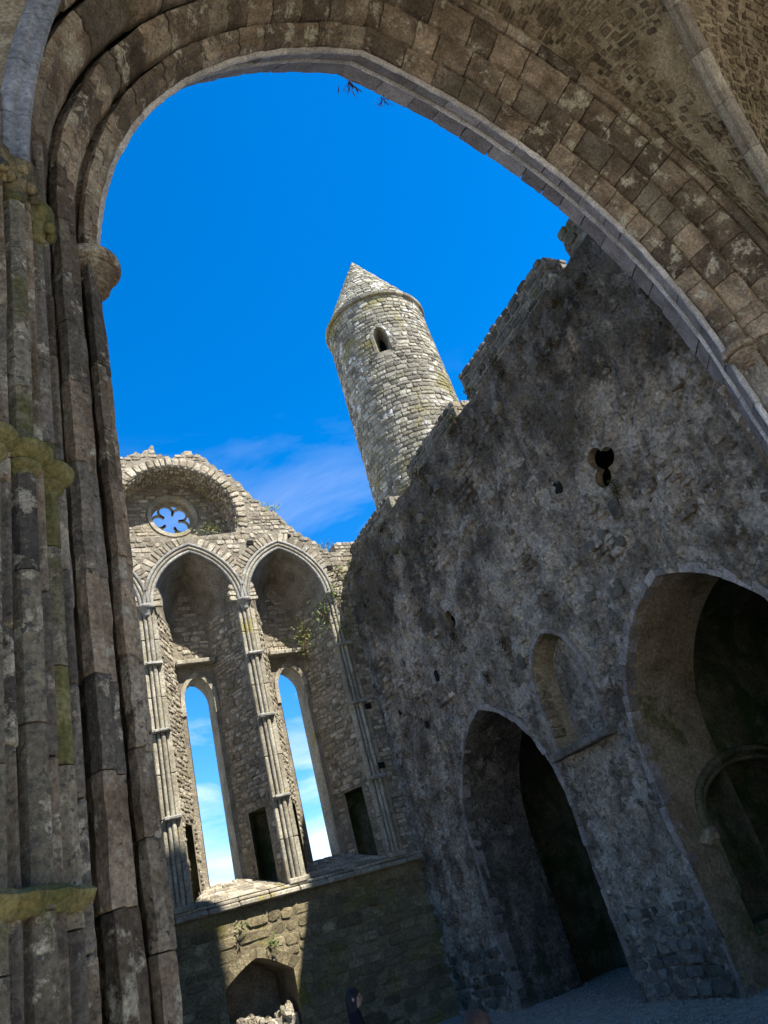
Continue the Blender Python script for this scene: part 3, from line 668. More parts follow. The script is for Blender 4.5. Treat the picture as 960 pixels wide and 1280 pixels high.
def build_east():
    E_ = tag(empty('chapel_wall'), 'tall weathered plastered wall in shade with two pointed chapel arches', 'wall')
    ws = lambda u, v, d: np.stack([XW - d, u, v], 1)
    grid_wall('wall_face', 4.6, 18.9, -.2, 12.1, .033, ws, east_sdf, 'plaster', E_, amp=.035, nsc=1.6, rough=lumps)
    bw = lambda u, v, d: np.stack([XI + d, u, v], 1)
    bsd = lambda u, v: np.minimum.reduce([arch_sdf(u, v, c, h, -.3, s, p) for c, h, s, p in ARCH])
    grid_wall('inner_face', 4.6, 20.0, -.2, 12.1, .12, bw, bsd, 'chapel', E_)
    yy = np.linspace(4.6, 18.9, 300); zt = ZT + .02 * np.sin(yy * 5.3) + .02 * np.sin(yy * 13.1 + 1)
    loft('wall_head', np.stack([np.full(300, XW), yy, zt], 1), np.stack([np.full(300, XI), yy, zt + .1], 1), 14, 'mossy', E_, amp=.06)
    for (c, h, s, p) in ARCH:
        o = arch_outline(c, h, -.2, s, p, 24, 16)
        oo = o if c > 10 else o[:-16]
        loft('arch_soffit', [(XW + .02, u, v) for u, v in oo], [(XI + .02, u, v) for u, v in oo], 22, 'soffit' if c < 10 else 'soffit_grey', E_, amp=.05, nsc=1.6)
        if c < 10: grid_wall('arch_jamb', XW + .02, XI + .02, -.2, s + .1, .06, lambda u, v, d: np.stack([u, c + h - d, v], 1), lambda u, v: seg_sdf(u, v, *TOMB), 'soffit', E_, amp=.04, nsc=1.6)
        # dressed ring: thin arch stones round the edge
        per = 40
        a1 = arch_outline(c, h, .0, s, p, 13, 9)
        for k in range(len(a1) - 1):
            a2 = arch_outline(c, h, .0, s, p, 13, 9, off=rng.uniform(.05, .17))
            q = np.array([(XW - .02, a1[k][0], a1[k][1]), (XW - .02, a1[k + 1][0], a1[k + 1][1]), (XW - .02, a2[k + 1][0], a2[k + 1][1]), (XW - .02, a2[k][0], a2[k][1])])
            cc = q.mean(0); q = cc + (q - cc) * np.array([1, .985, .985])
            q += rng.uniform(-.018, .018, q.shape)
            prism('arch_stone', q, np.array([-.0, 0, 0]), np.array([.22, 0, 0]), 'cheek' if v_high(a1[k][1], s) else 'grey_block', E_, rng.random())
    # niche
    c, h, b, s, p = NICHE
    o = arch_outline(c, h, b, s, p, 12, 8); oi = arch_outline(c - .05, h - .12, b, s, p - .1, 12, 8)
    loft('niche_reveal', [(XW + .01, u, v) for u, v in o], [(XW + .42, u, v) for u, v in oi], 6, 'soffit', E_, amp=.04)
    ns = lambda u, v, d: np.stack([XW + .41 - d, u, v], 1)
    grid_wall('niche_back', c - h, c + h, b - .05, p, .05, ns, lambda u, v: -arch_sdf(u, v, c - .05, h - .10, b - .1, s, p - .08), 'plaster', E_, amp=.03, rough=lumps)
    n1 = arch_outline(c, h, b + .05, s, p, 6, 4); n2 = arch_outline(c, h, b + .05, s, p, 6, 4, off=.09)
    for k in range(len(n1) - 1):
        q = np.array([(XW - .025, n1[k][0], n1[k][1]), (XW - .025, n1[k + 1][0], n1[k + 1][1]), (XW - .025, n2[k + 1][0], n2[k + 1][1]), (XW - .025, n2[k][0], n2[k][1])])
        cc = q.mean(0); q = cc + (q - cc) * np.array([1, .97, .97]) + rng.uniform(-.014, .014, q.shape)
        prism('niche_stone', q, np.zeros(3), np.array([.2, 0, 0]), 'cheek', E_, rng.random())
    box('niche_sill', (XW - .20, c - h - .16, b - .11), (XW + .32, c + h + .14, b + .02), 'rubble_dark', E_, jit=.012, bev=.02)
    for k in range(9):                       # rough stones on one jamb of the niche
        z = 4.4 + k * .19; box('jamb_stone', (XW - .015, c + h - .10, z), (XW + .24, c + h + .05, z + .165), 'soffit', E_, rng.random(), jit=.022, bev=.03)
    # small windows: reveals, and cavities coloured dark for their shade
    def hole(f, u0, u1, v0, v1, name):
        t = np.linspace(0, 2 * math.pi, 49); cu, cv = (u0 + u1) / 2, (v0 + v1) / 2; P = []
        for a in t:
            lo, hi = 0.0, 1.0
            for _ in range(24):
                m_ = (lo + hi) / 2
                if f(np.array([cu + m_ * math.cos(a)]), np.array([cv + m_ * math.sin(a)]))[0] < 0: lo = m_
                else: hi = m_
            P.append((cu + lo * math.cos(a), cv + lo * math.sin(a)))
        w = loft(name, [(XW - .01, u, v) for u, v in P], [(XW + .16, u, v) for u, v in P], 3, 'soffit', E_, amp=.01)
        W2 = [(cu + (u - cu) * 2.2, cv + (v - cv) * 2.2) for u, v in P]
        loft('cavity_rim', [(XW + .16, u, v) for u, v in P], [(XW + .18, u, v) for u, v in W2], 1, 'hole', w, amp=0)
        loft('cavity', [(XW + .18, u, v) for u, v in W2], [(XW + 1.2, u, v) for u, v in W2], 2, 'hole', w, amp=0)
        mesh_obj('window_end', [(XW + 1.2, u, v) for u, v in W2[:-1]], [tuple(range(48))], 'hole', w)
        return P
    hole(tref, 7.72, 7.96, 7.87, 8.11, 'trefoil_window'); hole(quat, 13.84, 13.94, 7.86, 8.0, 'pierced_window')
    # holes of fallen stones, painted near-black for their shade, and stones that stand proud
    for (y, z, a, b_) in ((9.02, 8.38, .10, .13), (15.26, 7.05, .07, .14), (17.57, 6.94, .08, .1), (16.4, 6.2, .07, .09)):
        V = one_stone(ws, y, z, a * 2, b_ * 2, .012, np.random.default_rng(int(y * 100)), deep=.02); mesh_obj('painted_stone_hole', V, _SF, 'hole', E_)
    g = np.random.default_rng(31)
    big = [(8.75, 6.07, .34, .30), (9.4, 6.25, .2, .18), (8.0, 7.25, .26, .4), (8.2, 6.75, .22, .28), (8.9, 7.0, .26, .22), (8.5, 7.05, .22, .2), (11.9, 6.05, .2, .34)]
    for (y, z, a, b_) in big: mesh_obj('dark_stone', one_stone(ws, y, z, a, b_, .035, g), _SF, 'rubble_dark', E_, g.random() * .4)
    for (y, z) in ((8.1, 10.68), (9.59, 10.81), (11.63, 10.83), (12.52, 10.76), (15.2, 10.65), (13.6, 10.6)):
        box('corbel_stub', (XW - .16, y - .13, z - .12), (XW + .2, y + .13, z + .12), 'rubble_dark', E_, g.random(), jit=.03, bev=.05)
    okc = lambda u, v: (east_sdf(u, v) > .22) & (vnoise(np.stack([u * 1.3, v * 1.3, np.zeros_like(u)], 1)) > .52)
    st = lay_stones(ws, 5.4, 18.5, 6.3, 11.7, okc, ch=(.14, .26), cw=(.16, .4), seed=61, proud=(.015, .05), gap=.06)
    st = [s for s in st if g.random() < .7]
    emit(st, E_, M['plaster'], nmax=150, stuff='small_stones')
    okb = lambda u, v: (east_sdf(u, v) > .2)
    st = lay_stones(ws, 9.9, 11.9, .05, 1.35, okb, ch=(.15, .27), cw=(.2, .5), seed=62, proud=(.0, .03), gap=.03) + lay_stones(ws, 16.0, 18.6, .05, 1.2, okb, ch=(.15, .27), cw=(.2, .5), seed=63, proud=(.0, .03), gap=.03)
    emit(st, E_, M['rubble_dark'], name='footing_stone', nmax=80)
    # parapet
    for (ya, yb, zt_, x0) in ((15.85, 19.4, 12.78, 10.0), (11.7, 14.6, 12.84, 10.0), (7.35, 11.15, 13.08, 10.0)):
        Pm = mesh_obj('merlon', *box_vf((x0 + .03, ya + .03, 11.7), (10.62, yb - .03, zt_ - .03)), 'mortar', E_)
        sW = lambda u, v, d, x0=x0: np.stack([x0 + .03 - d, u, v], 1)
        sS = lambda u, v, d, ya=ya: np.stack([u, ya + .03 - d, v], 1)
        sT = lambda u, v, d, zt_=zt_: np.stack([u, v, zt_ - .03 + d], 1)
        allok = lambda u, v: u > -99
        emit(lay_stones(sW, ya, yb, 11.9, zt_, allok, ch=(.10, .2), cw=(.15, .4), seed=int(ya * 7)), Pm, M['rubble_dark'], nmax=60)
        emit(lay_stones(sS, x0, 10.64, 11.9, zt_, allok, ch=(.10, .2), cw=(.15, .35), seed=int(ya * 9)) + lay_stones(sT, x0, 10.64, ya, yb, allok, ch=(.2, .4), cw=(.2, .4), seed=5), Pm, M['gable'], name='lit_end_stone', nmax=25)  # paler stone on south ends and tops puts sunlight into the colour
    # taller block against the crossing
    Pm = mesh_obj('wall_stump', *box_vf((XW + .06, 5.3, 11.7), (10.6, 6.40, 12.35)), 'mortar', E_)
    emit(lay_stones(lambda u, v, d: np.stack([XW + .06 - d, u, v], 1), 5.2, 6.45, 11.75, 12.42, lambda u, v: u > -9, ch=(.14, .22), cw=(.2, .4), seed=91) +
         lay_stones(lambda u, v, d: np.stack([u, 6.40 + d, v], 1), XW + .05, 10.6, 11.75, 12.42, lambda u, v: u > -9, ch=(.14, .22), cw=(.2, .4), seed=92), Pm, M['rubble_dark'], nmax=40)
    return E_
def v_high(v, s): return v > s - .8
def box_vf(lo, hi):
    V = [((lo, hi)[i][0], (lo, hi)[j][1], (lo, hi)[k][2]) for i in (0, 1) for j in (0, 1) for k in (0, 1)]
    return V, [(0, 1, 3, 2), (4, 6, 7, 5), (0, 4, 5, 1), (2, 3, 7, 6), (0, 2, 6, 4), (1, 5, 7, 3)]
build_east()

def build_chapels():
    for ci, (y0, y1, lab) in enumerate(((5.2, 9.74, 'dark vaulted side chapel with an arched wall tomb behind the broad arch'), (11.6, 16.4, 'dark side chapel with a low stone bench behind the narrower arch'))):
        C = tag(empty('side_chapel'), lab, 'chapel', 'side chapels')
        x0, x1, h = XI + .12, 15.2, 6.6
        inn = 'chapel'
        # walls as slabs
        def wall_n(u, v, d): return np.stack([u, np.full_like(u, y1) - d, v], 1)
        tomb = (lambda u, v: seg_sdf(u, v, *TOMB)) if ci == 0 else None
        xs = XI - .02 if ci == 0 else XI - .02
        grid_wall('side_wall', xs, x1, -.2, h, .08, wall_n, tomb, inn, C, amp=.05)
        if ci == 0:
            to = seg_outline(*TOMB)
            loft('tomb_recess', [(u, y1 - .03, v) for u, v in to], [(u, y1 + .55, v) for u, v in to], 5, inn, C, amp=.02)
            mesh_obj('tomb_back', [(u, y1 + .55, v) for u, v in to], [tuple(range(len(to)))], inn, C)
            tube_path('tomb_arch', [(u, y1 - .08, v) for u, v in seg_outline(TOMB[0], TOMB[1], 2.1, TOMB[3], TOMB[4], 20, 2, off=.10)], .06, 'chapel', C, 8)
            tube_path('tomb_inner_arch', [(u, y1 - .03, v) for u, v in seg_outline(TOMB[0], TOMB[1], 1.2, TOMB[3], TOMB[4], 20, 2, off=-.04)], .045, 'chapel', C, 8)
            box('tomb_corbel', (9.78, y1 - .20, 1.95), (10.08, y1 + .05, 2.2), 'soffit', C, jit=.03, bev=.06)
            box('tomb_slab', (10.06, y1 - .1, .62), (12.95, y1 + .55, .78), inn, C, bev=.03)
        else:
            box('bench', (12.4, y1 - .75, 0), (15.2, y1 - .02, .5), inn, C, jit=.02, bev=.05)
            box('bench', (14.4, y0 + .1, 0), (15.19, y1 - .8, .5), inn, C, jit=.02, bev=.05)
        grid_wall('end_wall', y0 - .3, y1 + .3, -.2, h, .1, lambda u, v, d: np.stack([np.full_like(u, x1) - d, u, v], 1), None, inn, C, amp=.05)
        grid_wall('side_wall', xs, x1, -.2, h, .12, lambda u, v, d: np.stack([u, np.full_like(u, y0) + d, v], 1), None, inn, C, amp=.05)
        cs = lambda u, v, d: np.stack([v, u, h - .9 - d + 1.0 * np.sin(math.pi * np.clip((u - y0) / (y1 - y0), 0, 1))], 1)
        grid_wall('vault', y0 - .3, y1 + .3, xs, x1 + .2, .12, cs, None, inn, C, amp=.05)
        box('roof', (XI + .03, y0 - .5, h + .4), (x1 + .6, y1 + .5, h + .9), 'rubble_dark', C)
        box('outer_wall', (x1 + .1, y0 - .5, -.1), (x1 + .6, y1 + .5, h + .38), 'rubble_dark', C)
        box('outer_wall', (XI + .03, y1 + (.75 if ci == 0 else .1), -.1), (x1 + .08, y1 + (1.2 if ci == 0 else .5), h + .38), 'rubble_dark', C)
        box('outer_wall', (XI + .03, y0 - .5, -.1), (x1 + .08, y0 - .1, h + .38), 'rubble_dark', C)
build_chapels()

# unseen wall opposite the chapels, its height shaped to steer the light
def build_west():
    Wt = tag(empty('plain_wall'), 'unseen plastered wall facing the chapel arches, cut low towards the crossing to let light in', 'wall')
    top = lambda u: np.interp(u, [5.2, 11.5, 12.3, 13.2, 13.6, 15.0, 15.4, 18.9], [1.5, 1.5, 2.6, 4.2, 6.5, 7.4, 9.2, 10.2]) + .1 * np.sin(u * 7) * np.sin(u * 17)
    for nm, x, s in (('wall_face', .12, 1), ('outer_face', -1.3, -1)):
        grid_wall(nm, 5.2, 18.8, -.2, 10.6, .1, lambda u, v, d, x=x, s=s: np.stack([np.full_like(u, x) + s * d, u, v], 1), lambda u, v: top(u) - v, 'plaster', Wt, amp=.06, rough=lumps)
    yy = np.linspace(5.2, 18.8, 160)
    loft('wall_head', np.stack([np.full(160, .12), yy, top(yy)], 1), np.stack([np.full(160, -1.3), yy, top(yy)], 1), 8, 'rubble_dark', Wt, amp=.08)
build_west()
# ------------------------------------------------------------------ round tower
def build_tower():
    T = tag(empty('round_tower'), 'tall tapering round stone tower with a conical cap rising behind the walls', 'tower')
    D = 25.0; az = R(36.1); cx, cy = D * math.sin(az), D * math.cos(az)
    zr, za = 24.35, 28.75
    rr = lambda z: 2.10 + (zr - z) * .0155
    face = math.atan2(-cy, -cx)            # towards the crossing
    def surf(u, v, d):
        th = face + u / 2.3; r = rr(v) + d
        return np.stack([cx + r * np.cos(th), cy + r * np.sin(th), v], 1)
    WN = (.10, .30, 21.35, 22.15, 22.62)
    sd = lambda u, v: arch_sdf(u, v, *WN)
    grid_wall('tower_shell', -2.3 * math.pi, 2.3 * math.pi, 0, zr, .16, surf, sd, 'mortar', T, amp=.02)
    ok = lambda u, v: sd(u, v) > .03
    st = lay_stones(surf, -4.3, 4.3, 9.5, zr - .02, ok, ch=(.14, .25), cw=(.18, .52), seed=5, proud=(.015, .05), gap=.022)
    emit(st, T, M['tower'], nmax=300)
    o = arch_outline(*WN, 8, 6)
    U, V = np.array([p[0] for p in o]), np.array([p[1] for p in o])
    Wd = loft('window', surf(U, V, np.zeros_like(U)), surf(U * .7 + .03, V, np.full_like(U, -.8)), 4, 'dressed', T, amp=.01)
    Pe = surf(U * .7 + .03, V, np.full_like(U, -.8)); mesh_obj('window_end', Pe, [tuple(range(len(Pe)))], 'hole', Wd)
    o1 = arch_outline(*WN, 3, 3); o2 = arch_outline(*WN, 3, 3, off=.13)
    for k in range(len(o1) - 1):
        q = np.array([o1[k], o1[k + 1], o2[k + 1], o2[k]]); c = q.mean(0); q = c + (q - c) * .94
        A = surf(q[:, 0], q[:, 1], np.full(4, .055)); B = surf(q[:, 0], q[:, 1], np.full(4, -.08))
        mesh_obj('window_stone', np.concatenate([A, B]), [(0, 1, 2, 3), (7, 6, 5, 4)] + [(i, (i + 1) % 4, 4 + (i + 1) % 4, 4 + i) for i in range(4)], 'tower', Wd, rng.random())
    # cornice and cap
    n = 36
    for k in range(n):
        a0, a1 = 2 * math.pi * k / n + .004, 2 * math.pi * (k + 1) / n - .004
        V = []
        for a in (a0, (a0 + a1) / 2, a1):
            for r, z in ((2.02, zr), (2.23, zr), (2.25, zr + .12), (2.02, zr + .13)): V.append((cx + r * math.cos(a), cy + r * math.sin(a), z))
        f = [(4 * s + q, 4 * s + (q + 1) % 4, 4 * s + 4 + (q + 1) % 4, 4 * s + 4 + q) for s in range(2) for q in range(4)] + [(0, 1, 2, 3), (11, 10, 9, 8)]
        mesh_obj('cornice_stone', V, f, 'tower', T, rng.random())
    h = za - zr - .1
    def cone(u, v, d):
        th = face + u / 2.3; r = np.maximum(2.17 * (1 - v / h), 0) + d
        return np.stack([cx + r * np.cos(th), cy + r * np.sin(th), zr + .1 + v], 1)
    lathe('cap_core', [(2.15, zr + .1), (1.05, zr + .1 + h * .505), (.02, za - .02)], cx, cy, 'mortar', T, 40)
    st = []; g = np.random.default_rng(6); v = .0
    while v < h - .15:
        hh = g.uniform(.16, .24); r = 2.17 * (1 - (v + hh / 2) / h)
        nst = max(6, int(2 * math.pi * r / .36)); w = 2 * math.pi * 2.3 / nst; ph = g.random() * w
        for k in range(nst):
            u = -2.3 * math.pi + ph + k * w
            st.append((one_stone(cone, u, v + hh / 2, w * (1 - .05), hh - .012, g.uniform(.02, .05), g), g.random()))
        v += hh
    lathe('finial', [(.10, za - .3), (.07, za - .1), (.02, za + .02)], cx, cy, 'tower', T, 8)
    emit(st, T, M['tower'], name='cap_stone', nmax=200, stuff='small_cap_stones')
build_tower()

# ------------------------------------------------------------------ crossing arch
AC, AH, AS, AR = 4.75, 4.0, 7.5, 5.85; AO = AR - AH
def apos(side, s, r, y, lift=0.0):
    """side -1/1; s<0: height on the jamb (s = z - AS), s>=0: fraction 0..1 of the half arch"""
    if s < 0: x, z = AH + r, AS + s
    else:
        fm = math.acos(AO / (AR + r)); a = fm * s; x = -AO + (AR + r) * math.cos(a); z = AS + (AR + r) * math.sin(a)
    return (AC + side * x, y, z)
ORD = {
 'hood':  [(.70, 3.72), (.67, 3.66), (.68, 3.60), (.73, 3.56), (.80, 3.56), (.83, 3.62), (.90, 3.72)],
 'outer': [(.74, 3.82), (.665, 3.74), (.61, 3.67), (.53, 3.71), (.505, 3.80), (.44, 3.83), (.415, 3.95), (.43, 4.05), (.46, 4.12), (.75, 4.12)],
 'middle': [(.46, 4.18), (.40, 4.15), (.38, 4.04), (.33, 3.98), (.26, 4.02), (.245, 4.12), (.195, 4.15), (.18, 4.27), (.20, 4.38), (.24, 4.43), (.46, 4.43)],
 'inner': [(.23, 4.48), (.155, 4.46), (.148, 4.33), (.11, 4.28), (.05, 4.32), (.045, 4.41), (.0, 4.44), (-.006, 4.52), (.012, 4.57), (.22, 4.60)],
 'band':  [(.03, 4.61), (.012, 4.63), (.24, 4.86), (.30, 4.86), (.30, 4.62)],
 'soffit': [(.275, 4.88), (.265, 4.90), (.53, 5.21), (.56, 5.25), (.75, 5.26), (.75, 4.88)],
}
ORD['roll'] = [(-.004 + .042 * math.cos(a), 4.59 + .042 * math.sin(a)) for a in np.linspace(0, 2 * math.pi, 9)[:-1]]
ORD['back_roll'] = [(.245 + .04 * math.cos(a), 4.87 + .04 * math.sin(a)) for a in np.linspace(0, 2 * math.pi, 9)[:-1]]
def piece(name, prof, side, s0, s1, mat, parent, nseg, tone, jit):
    P0 = np.array([(r + jit[0], y + jit[1]) for r, y in prof]); n0 = len(P0)
    P0 = np.stack([P0, (P0 + np.roll(P0, -1, 0)) / 2], 1).reshape(-1, 2); n = len(P0); cen = P0.mean(0)
    V = []; fr = [0, .03, .10, .22, .36, .5, .64, .78, .90, .97, 1.0]
    for q in fr:
        s = s0 + (s1 - s0) * q; k = .955 if q in (0, 1.0) else .992 if q in (.03, .97) else 1.0
        for r, y in cen + (P0 - cen) * k: V.append(apos(side, s, r, y))
    nseg = len(fr) - 1
    V = np.array(V); V = V + np.stack([fbm(V + 31 * k, 5.0, 3) for k in range(3)], 1) * .026 + np.stack([fbm(V + 13 * k, 17.0, 3, .7) for k in range(3)], 1) * .016
    f = [(k * n + i, k * n + (i + 1) % n, (k + 1) * n + (i + 1) % n, (k + 1) * n + i) for k in range(nseg) for i in range(n)]
    f += [tuple(range(n))[::-1], tuple(range(nseg * n, nseg * n + n))]
    return mesh_obj(name, V, f, mat, parent, tone)
def vary(mat, g):
    if mat != 'pier': return mat
    return ('pier', 'pier', 'pier', 'pier_grey', 'pier_grey', 'pier_cream')[int(g.integers(6))]
def build_arch():
    A_ = tag(empty('crossing_arch'), 'great moulded pointed crossing arch of brown sandstone blocks with clustered shafts', 'arch')
    g = np.random.default_rng(17)
    spec = {'hood': ('hood_mould', 'pier', .7), 'outer': ('outer_voussoir', 'pier', .44), 'middle': ('middle_voussoir', 'pier', .36), 'inner': ('inner_voussoir', 'pier', .36),
            'roll': ('roll_moulding', 'roll', .40), 'band': ('soffit_strip', 'grey_block', .45), 'back_roll': ('roll_moulding', 'roll', .6), 'soffit': ('soffit_block', 'grey_block', .42)}
    for key, prof in ORD.items():
        nm, mat, ln = spec[key]
        for side in (-1, 1):
            s = 0.0; arc = 7.3
            while s < 1 - 1e-6:
                d = ln * g.uniform(.6, 1.55) / arc; e = s + d
                if e > 1 - .5 * ln / arc: e = 1.0
                gp = .007 / arc * (1 if key not in ('roll', 'back_roll') else .3)
                piece(nm, prof, side, s + gp, e - (gp if e < 1 else 0), ('pier_cream' if mat == 'pier' and g.random() < .2 else mat), A_, 5, g.random(), (g.uniform(-.012, .012) if 'roll' not in key else 0, g.uniform(-.010, .010) if 'roll' not in key else 0))
                s = e
            if key == 'hood' or (side < 0 and 'roll' in key): continue
            z = 0.0; jl = .62
            while z < AS - 1e-6:
                e = z + jl * g.uniform(.7, 1.25)
                if e > AS - .3: e = AS
                piece('jamb_block' if 'roll' not in key else 'jamb_roll', prof, side, z - AS + .004, min(e - AS - .004, -1e-4), vary(mat, g), A_, 4, g.random(), (g.uniform(-.006, .006), g.uniform(-.006, .006)))
                z = e
    # capitals of the inner order
    for side in (-1, 1):
        x = AC + side * (AH + .10)
        lathe('capital', [(.10, 7.18), (.10, 7.215), (.135, 7.22), (.14, 7.245), (.11, 7.25), (.115, 7.30), (.16, 7.35), (.19, 7.365), (.195, 7.395), (.15, 7.40), (.15, 7.42), (.225, 7.43), (.24, 7.45), (.24, 7.50), (.23, 7.525), (.12, 7.53)], x - side * .035, 4.45, 'pier', A_, 28, wob=.004, smooth=False)
        lathe('small_capital', [(.06, 7.22), (.065, 7.26), (.09, 7.28), (.095, 7.34), (.13, 7.40), (.135, 7.46), (.08, 7.48)], AC + side * (AH + .52), 5.12, 'pier', A_, 16, wob=.003, smooth=False)
    # vault shafts in front of both piers
    for side in (-1, 1):
        for i, (x, y, r, zc) in enumerate(((-.06, 3.12, .055, 6.72), (.092, 3.25, .056, 6.72), (.200, 3.42, .052, 6.58))):
            xx = x if side < 0 else 2 * AC - x
            z = 0.0
            while z < zc - .12:
                e = z + g.uniform(.42, .75)
                if e > zc - .4: e = zc - .10
                nn = 10
                tube_path('vault_shaft', [(xx, y, z + .004), (xx, y, (z + e) / 2), (xx, y, e - .004)], r * 1.08 * g.uniform(.95, 1.05), ('pier_pale' if i < 2 else ('pier_pale', 'mossy', 'pier_grey')[int(g.integers(3))]) if g.random() < .8 else 'pier_grey', A_, 8, tone=g.random(), up=(0, 1, 0), smooth=False)
                z = e
            # fillets between the shafts
            fx = xx - side * -.0
            z = 0.0
            while z < 7.6:
                e = z + g.uniform(.45, .8); e = min(e, 7.6)
                sx = xx - side * .066
                box('fillet_block', (min(sx - .03, sx + .03), y + .03, z + .004), (max(sx - .03, sx + .03), y + .5, e - .004), vary('pier', g), A_, g.random(), jit=.005, bev=.012)
                z = e
            mat = 'gold' if i < 2 else 'mossy'
            o = lathe('leaf_capital', [(.055, zc - .18), (.068, zc - .14), (.08, zc - .07), (.11, zc + .02), (.13, zc + .09), (.14, zc + .14), (.10, zc + .18)], xx, y, mat, A_, 18, wob=.03)
            for k in range(9):
                a = k * 2 * math.pi / 9 + .3; V = leaf_lump(xx + .105 * math.cos(a), y + .105 * math.sin(a), zc - .02 + .09 * (k % 2), .042)
                mesh_obj('carved_leaf', *V, mat, o, g.random(), smooth=True)
            lathe('shaft_ring', [(.055, 4.50), (.06, 4.53), (.085, 4.55), (.09, 4.575), (.075, 4.58), (.11, 4.60), (.135, 4.63), (.14, 4.655), (.13, 4.67), (.055, 4.69)], xx, y, 'mossy', A_, 18, wob=.008, smooth=False)
        # weathered ledge
        poly = [(-.22, 3.0), (-.1, 3.03), (-.04, 2.99), (.03, 3.06), (.09, 3.08), (.14, 3.17), (.20, 3.20), (.24, 3.29), (.30, 3.38), (.31, 3.6), (-.22, 3.6)]
        P = np.array([(x if side < 0 else 2 * AC - x, y, 0) for x, y in poly])
        V = []
        for z, sc in ((2.585, .80), (2.605, .86), (2.63, .96), (2.65, 1.0), (2.675, .90)):
            c = np.array([(.04 if side < 0 else 2 * AC - .04), 3.4, 0]); V.append(c + (P - c) * sc + [0, 0, z])
        V = np.concatenate(V); V += np.stack([fbm(V * 1 + 7 * k, 8, 3) for k in range(3)], 1) * .05; n = len(poly)
        mesh_obj('ledge', V, [(k * n + i, k * n + (i + 1) % n, (k + 1) * n + (i + 1) % n, (k + 1) * n + i) for k in range(4) for i in range(n)] + [tuple(range(n))[::-1], tuple(range(4 * n, 5 * n))], 'mossy', A_)
        # pier core
        xa, xb = (-1.5, -.02) if side < 0 else (2 * AC + .02, 2 * AC + 1.9)
        mesh_obj('pier_core', *box_vf((xa, 3.55, -.2), (xb, 5.24, 9.5)), 'pier', A_)
        xa, xb = (-.02, .30) if side < 0 else (2 * AC - .30, 2 * AC + .02)
        mesh_obj('pier_core', *box_vf((xa, 4.06, -.2), (xb, 5.22, 7.6)), 'pier', A_)
    return A_
def leaf_lump(x, y, z, r):
    V = []; F_ = []
    ns, nr = 8, 5
    for i in range(nr + 1):
        ph = math.pi * i / nr
        for k in range(ns):
            a = 2 * math.pi * k / ns; V.append((x + r * math.sin(ph) * math.cos(a), y + r * math.sin(ph) * math.sin(a), z + r * 1.25 * math.cos(ph)))
    for i in range(nr):
        for k in range(ns): F_.append((i * ns + k, i * ns + (k + 1) % ns, (i + 1) * ns + (k + 1) % ns, (i + 1) * ns + k))
    return V, F_
build_arch()

# ------------------------------------------------------------------ crossing tower and vault
CY = .12                                    # centre of the crossing in Y
XT0, XT1, YT0, YT1, HT = -1.9, 11.65, -5.0, 5.3, 25.2
def wall_with_arch(name, along, fixed0, fixed1, c, half, spring, apex, lo, hi, top, mat, parent):
    o = arch_outline(c, half, -.2, spring, apex, 14, 2)
    n = len(o)
    P = []
    for fx in (fixed0, fixed1):
        for (u, v) in o: P.append((u, fx, v) if along == 'x' else (fx, u, v))
        for (u, v) in o:
            uu = lo if u < c - 1e-6 and v <= spring else hi if u > c + 1e-6 and v <= spring else u
            if v > spring: uu = lo + (hi - lo) * (u - (c - half)) / (2 * half)
            vv = v if v <= spring else top
            P.append((uu, fx, vv) if along == 'x' else (fx, uu, vv))
    f = []
    for b in (0, 2 * n): f += [(b + i, b + i + 1, b + n + i + 1, b + n + i) for i in range(n - 1)]
    f += [(i, i + 1, 2 * n + i + 1, 2 * n + i) for i in range(n - 1)] + [(n + i, n + i + 1, 3 * n + i + 1, 3 * n + i) for i in range(n - 1)]
    return mesh_obj(name, P, f, mat, parent)
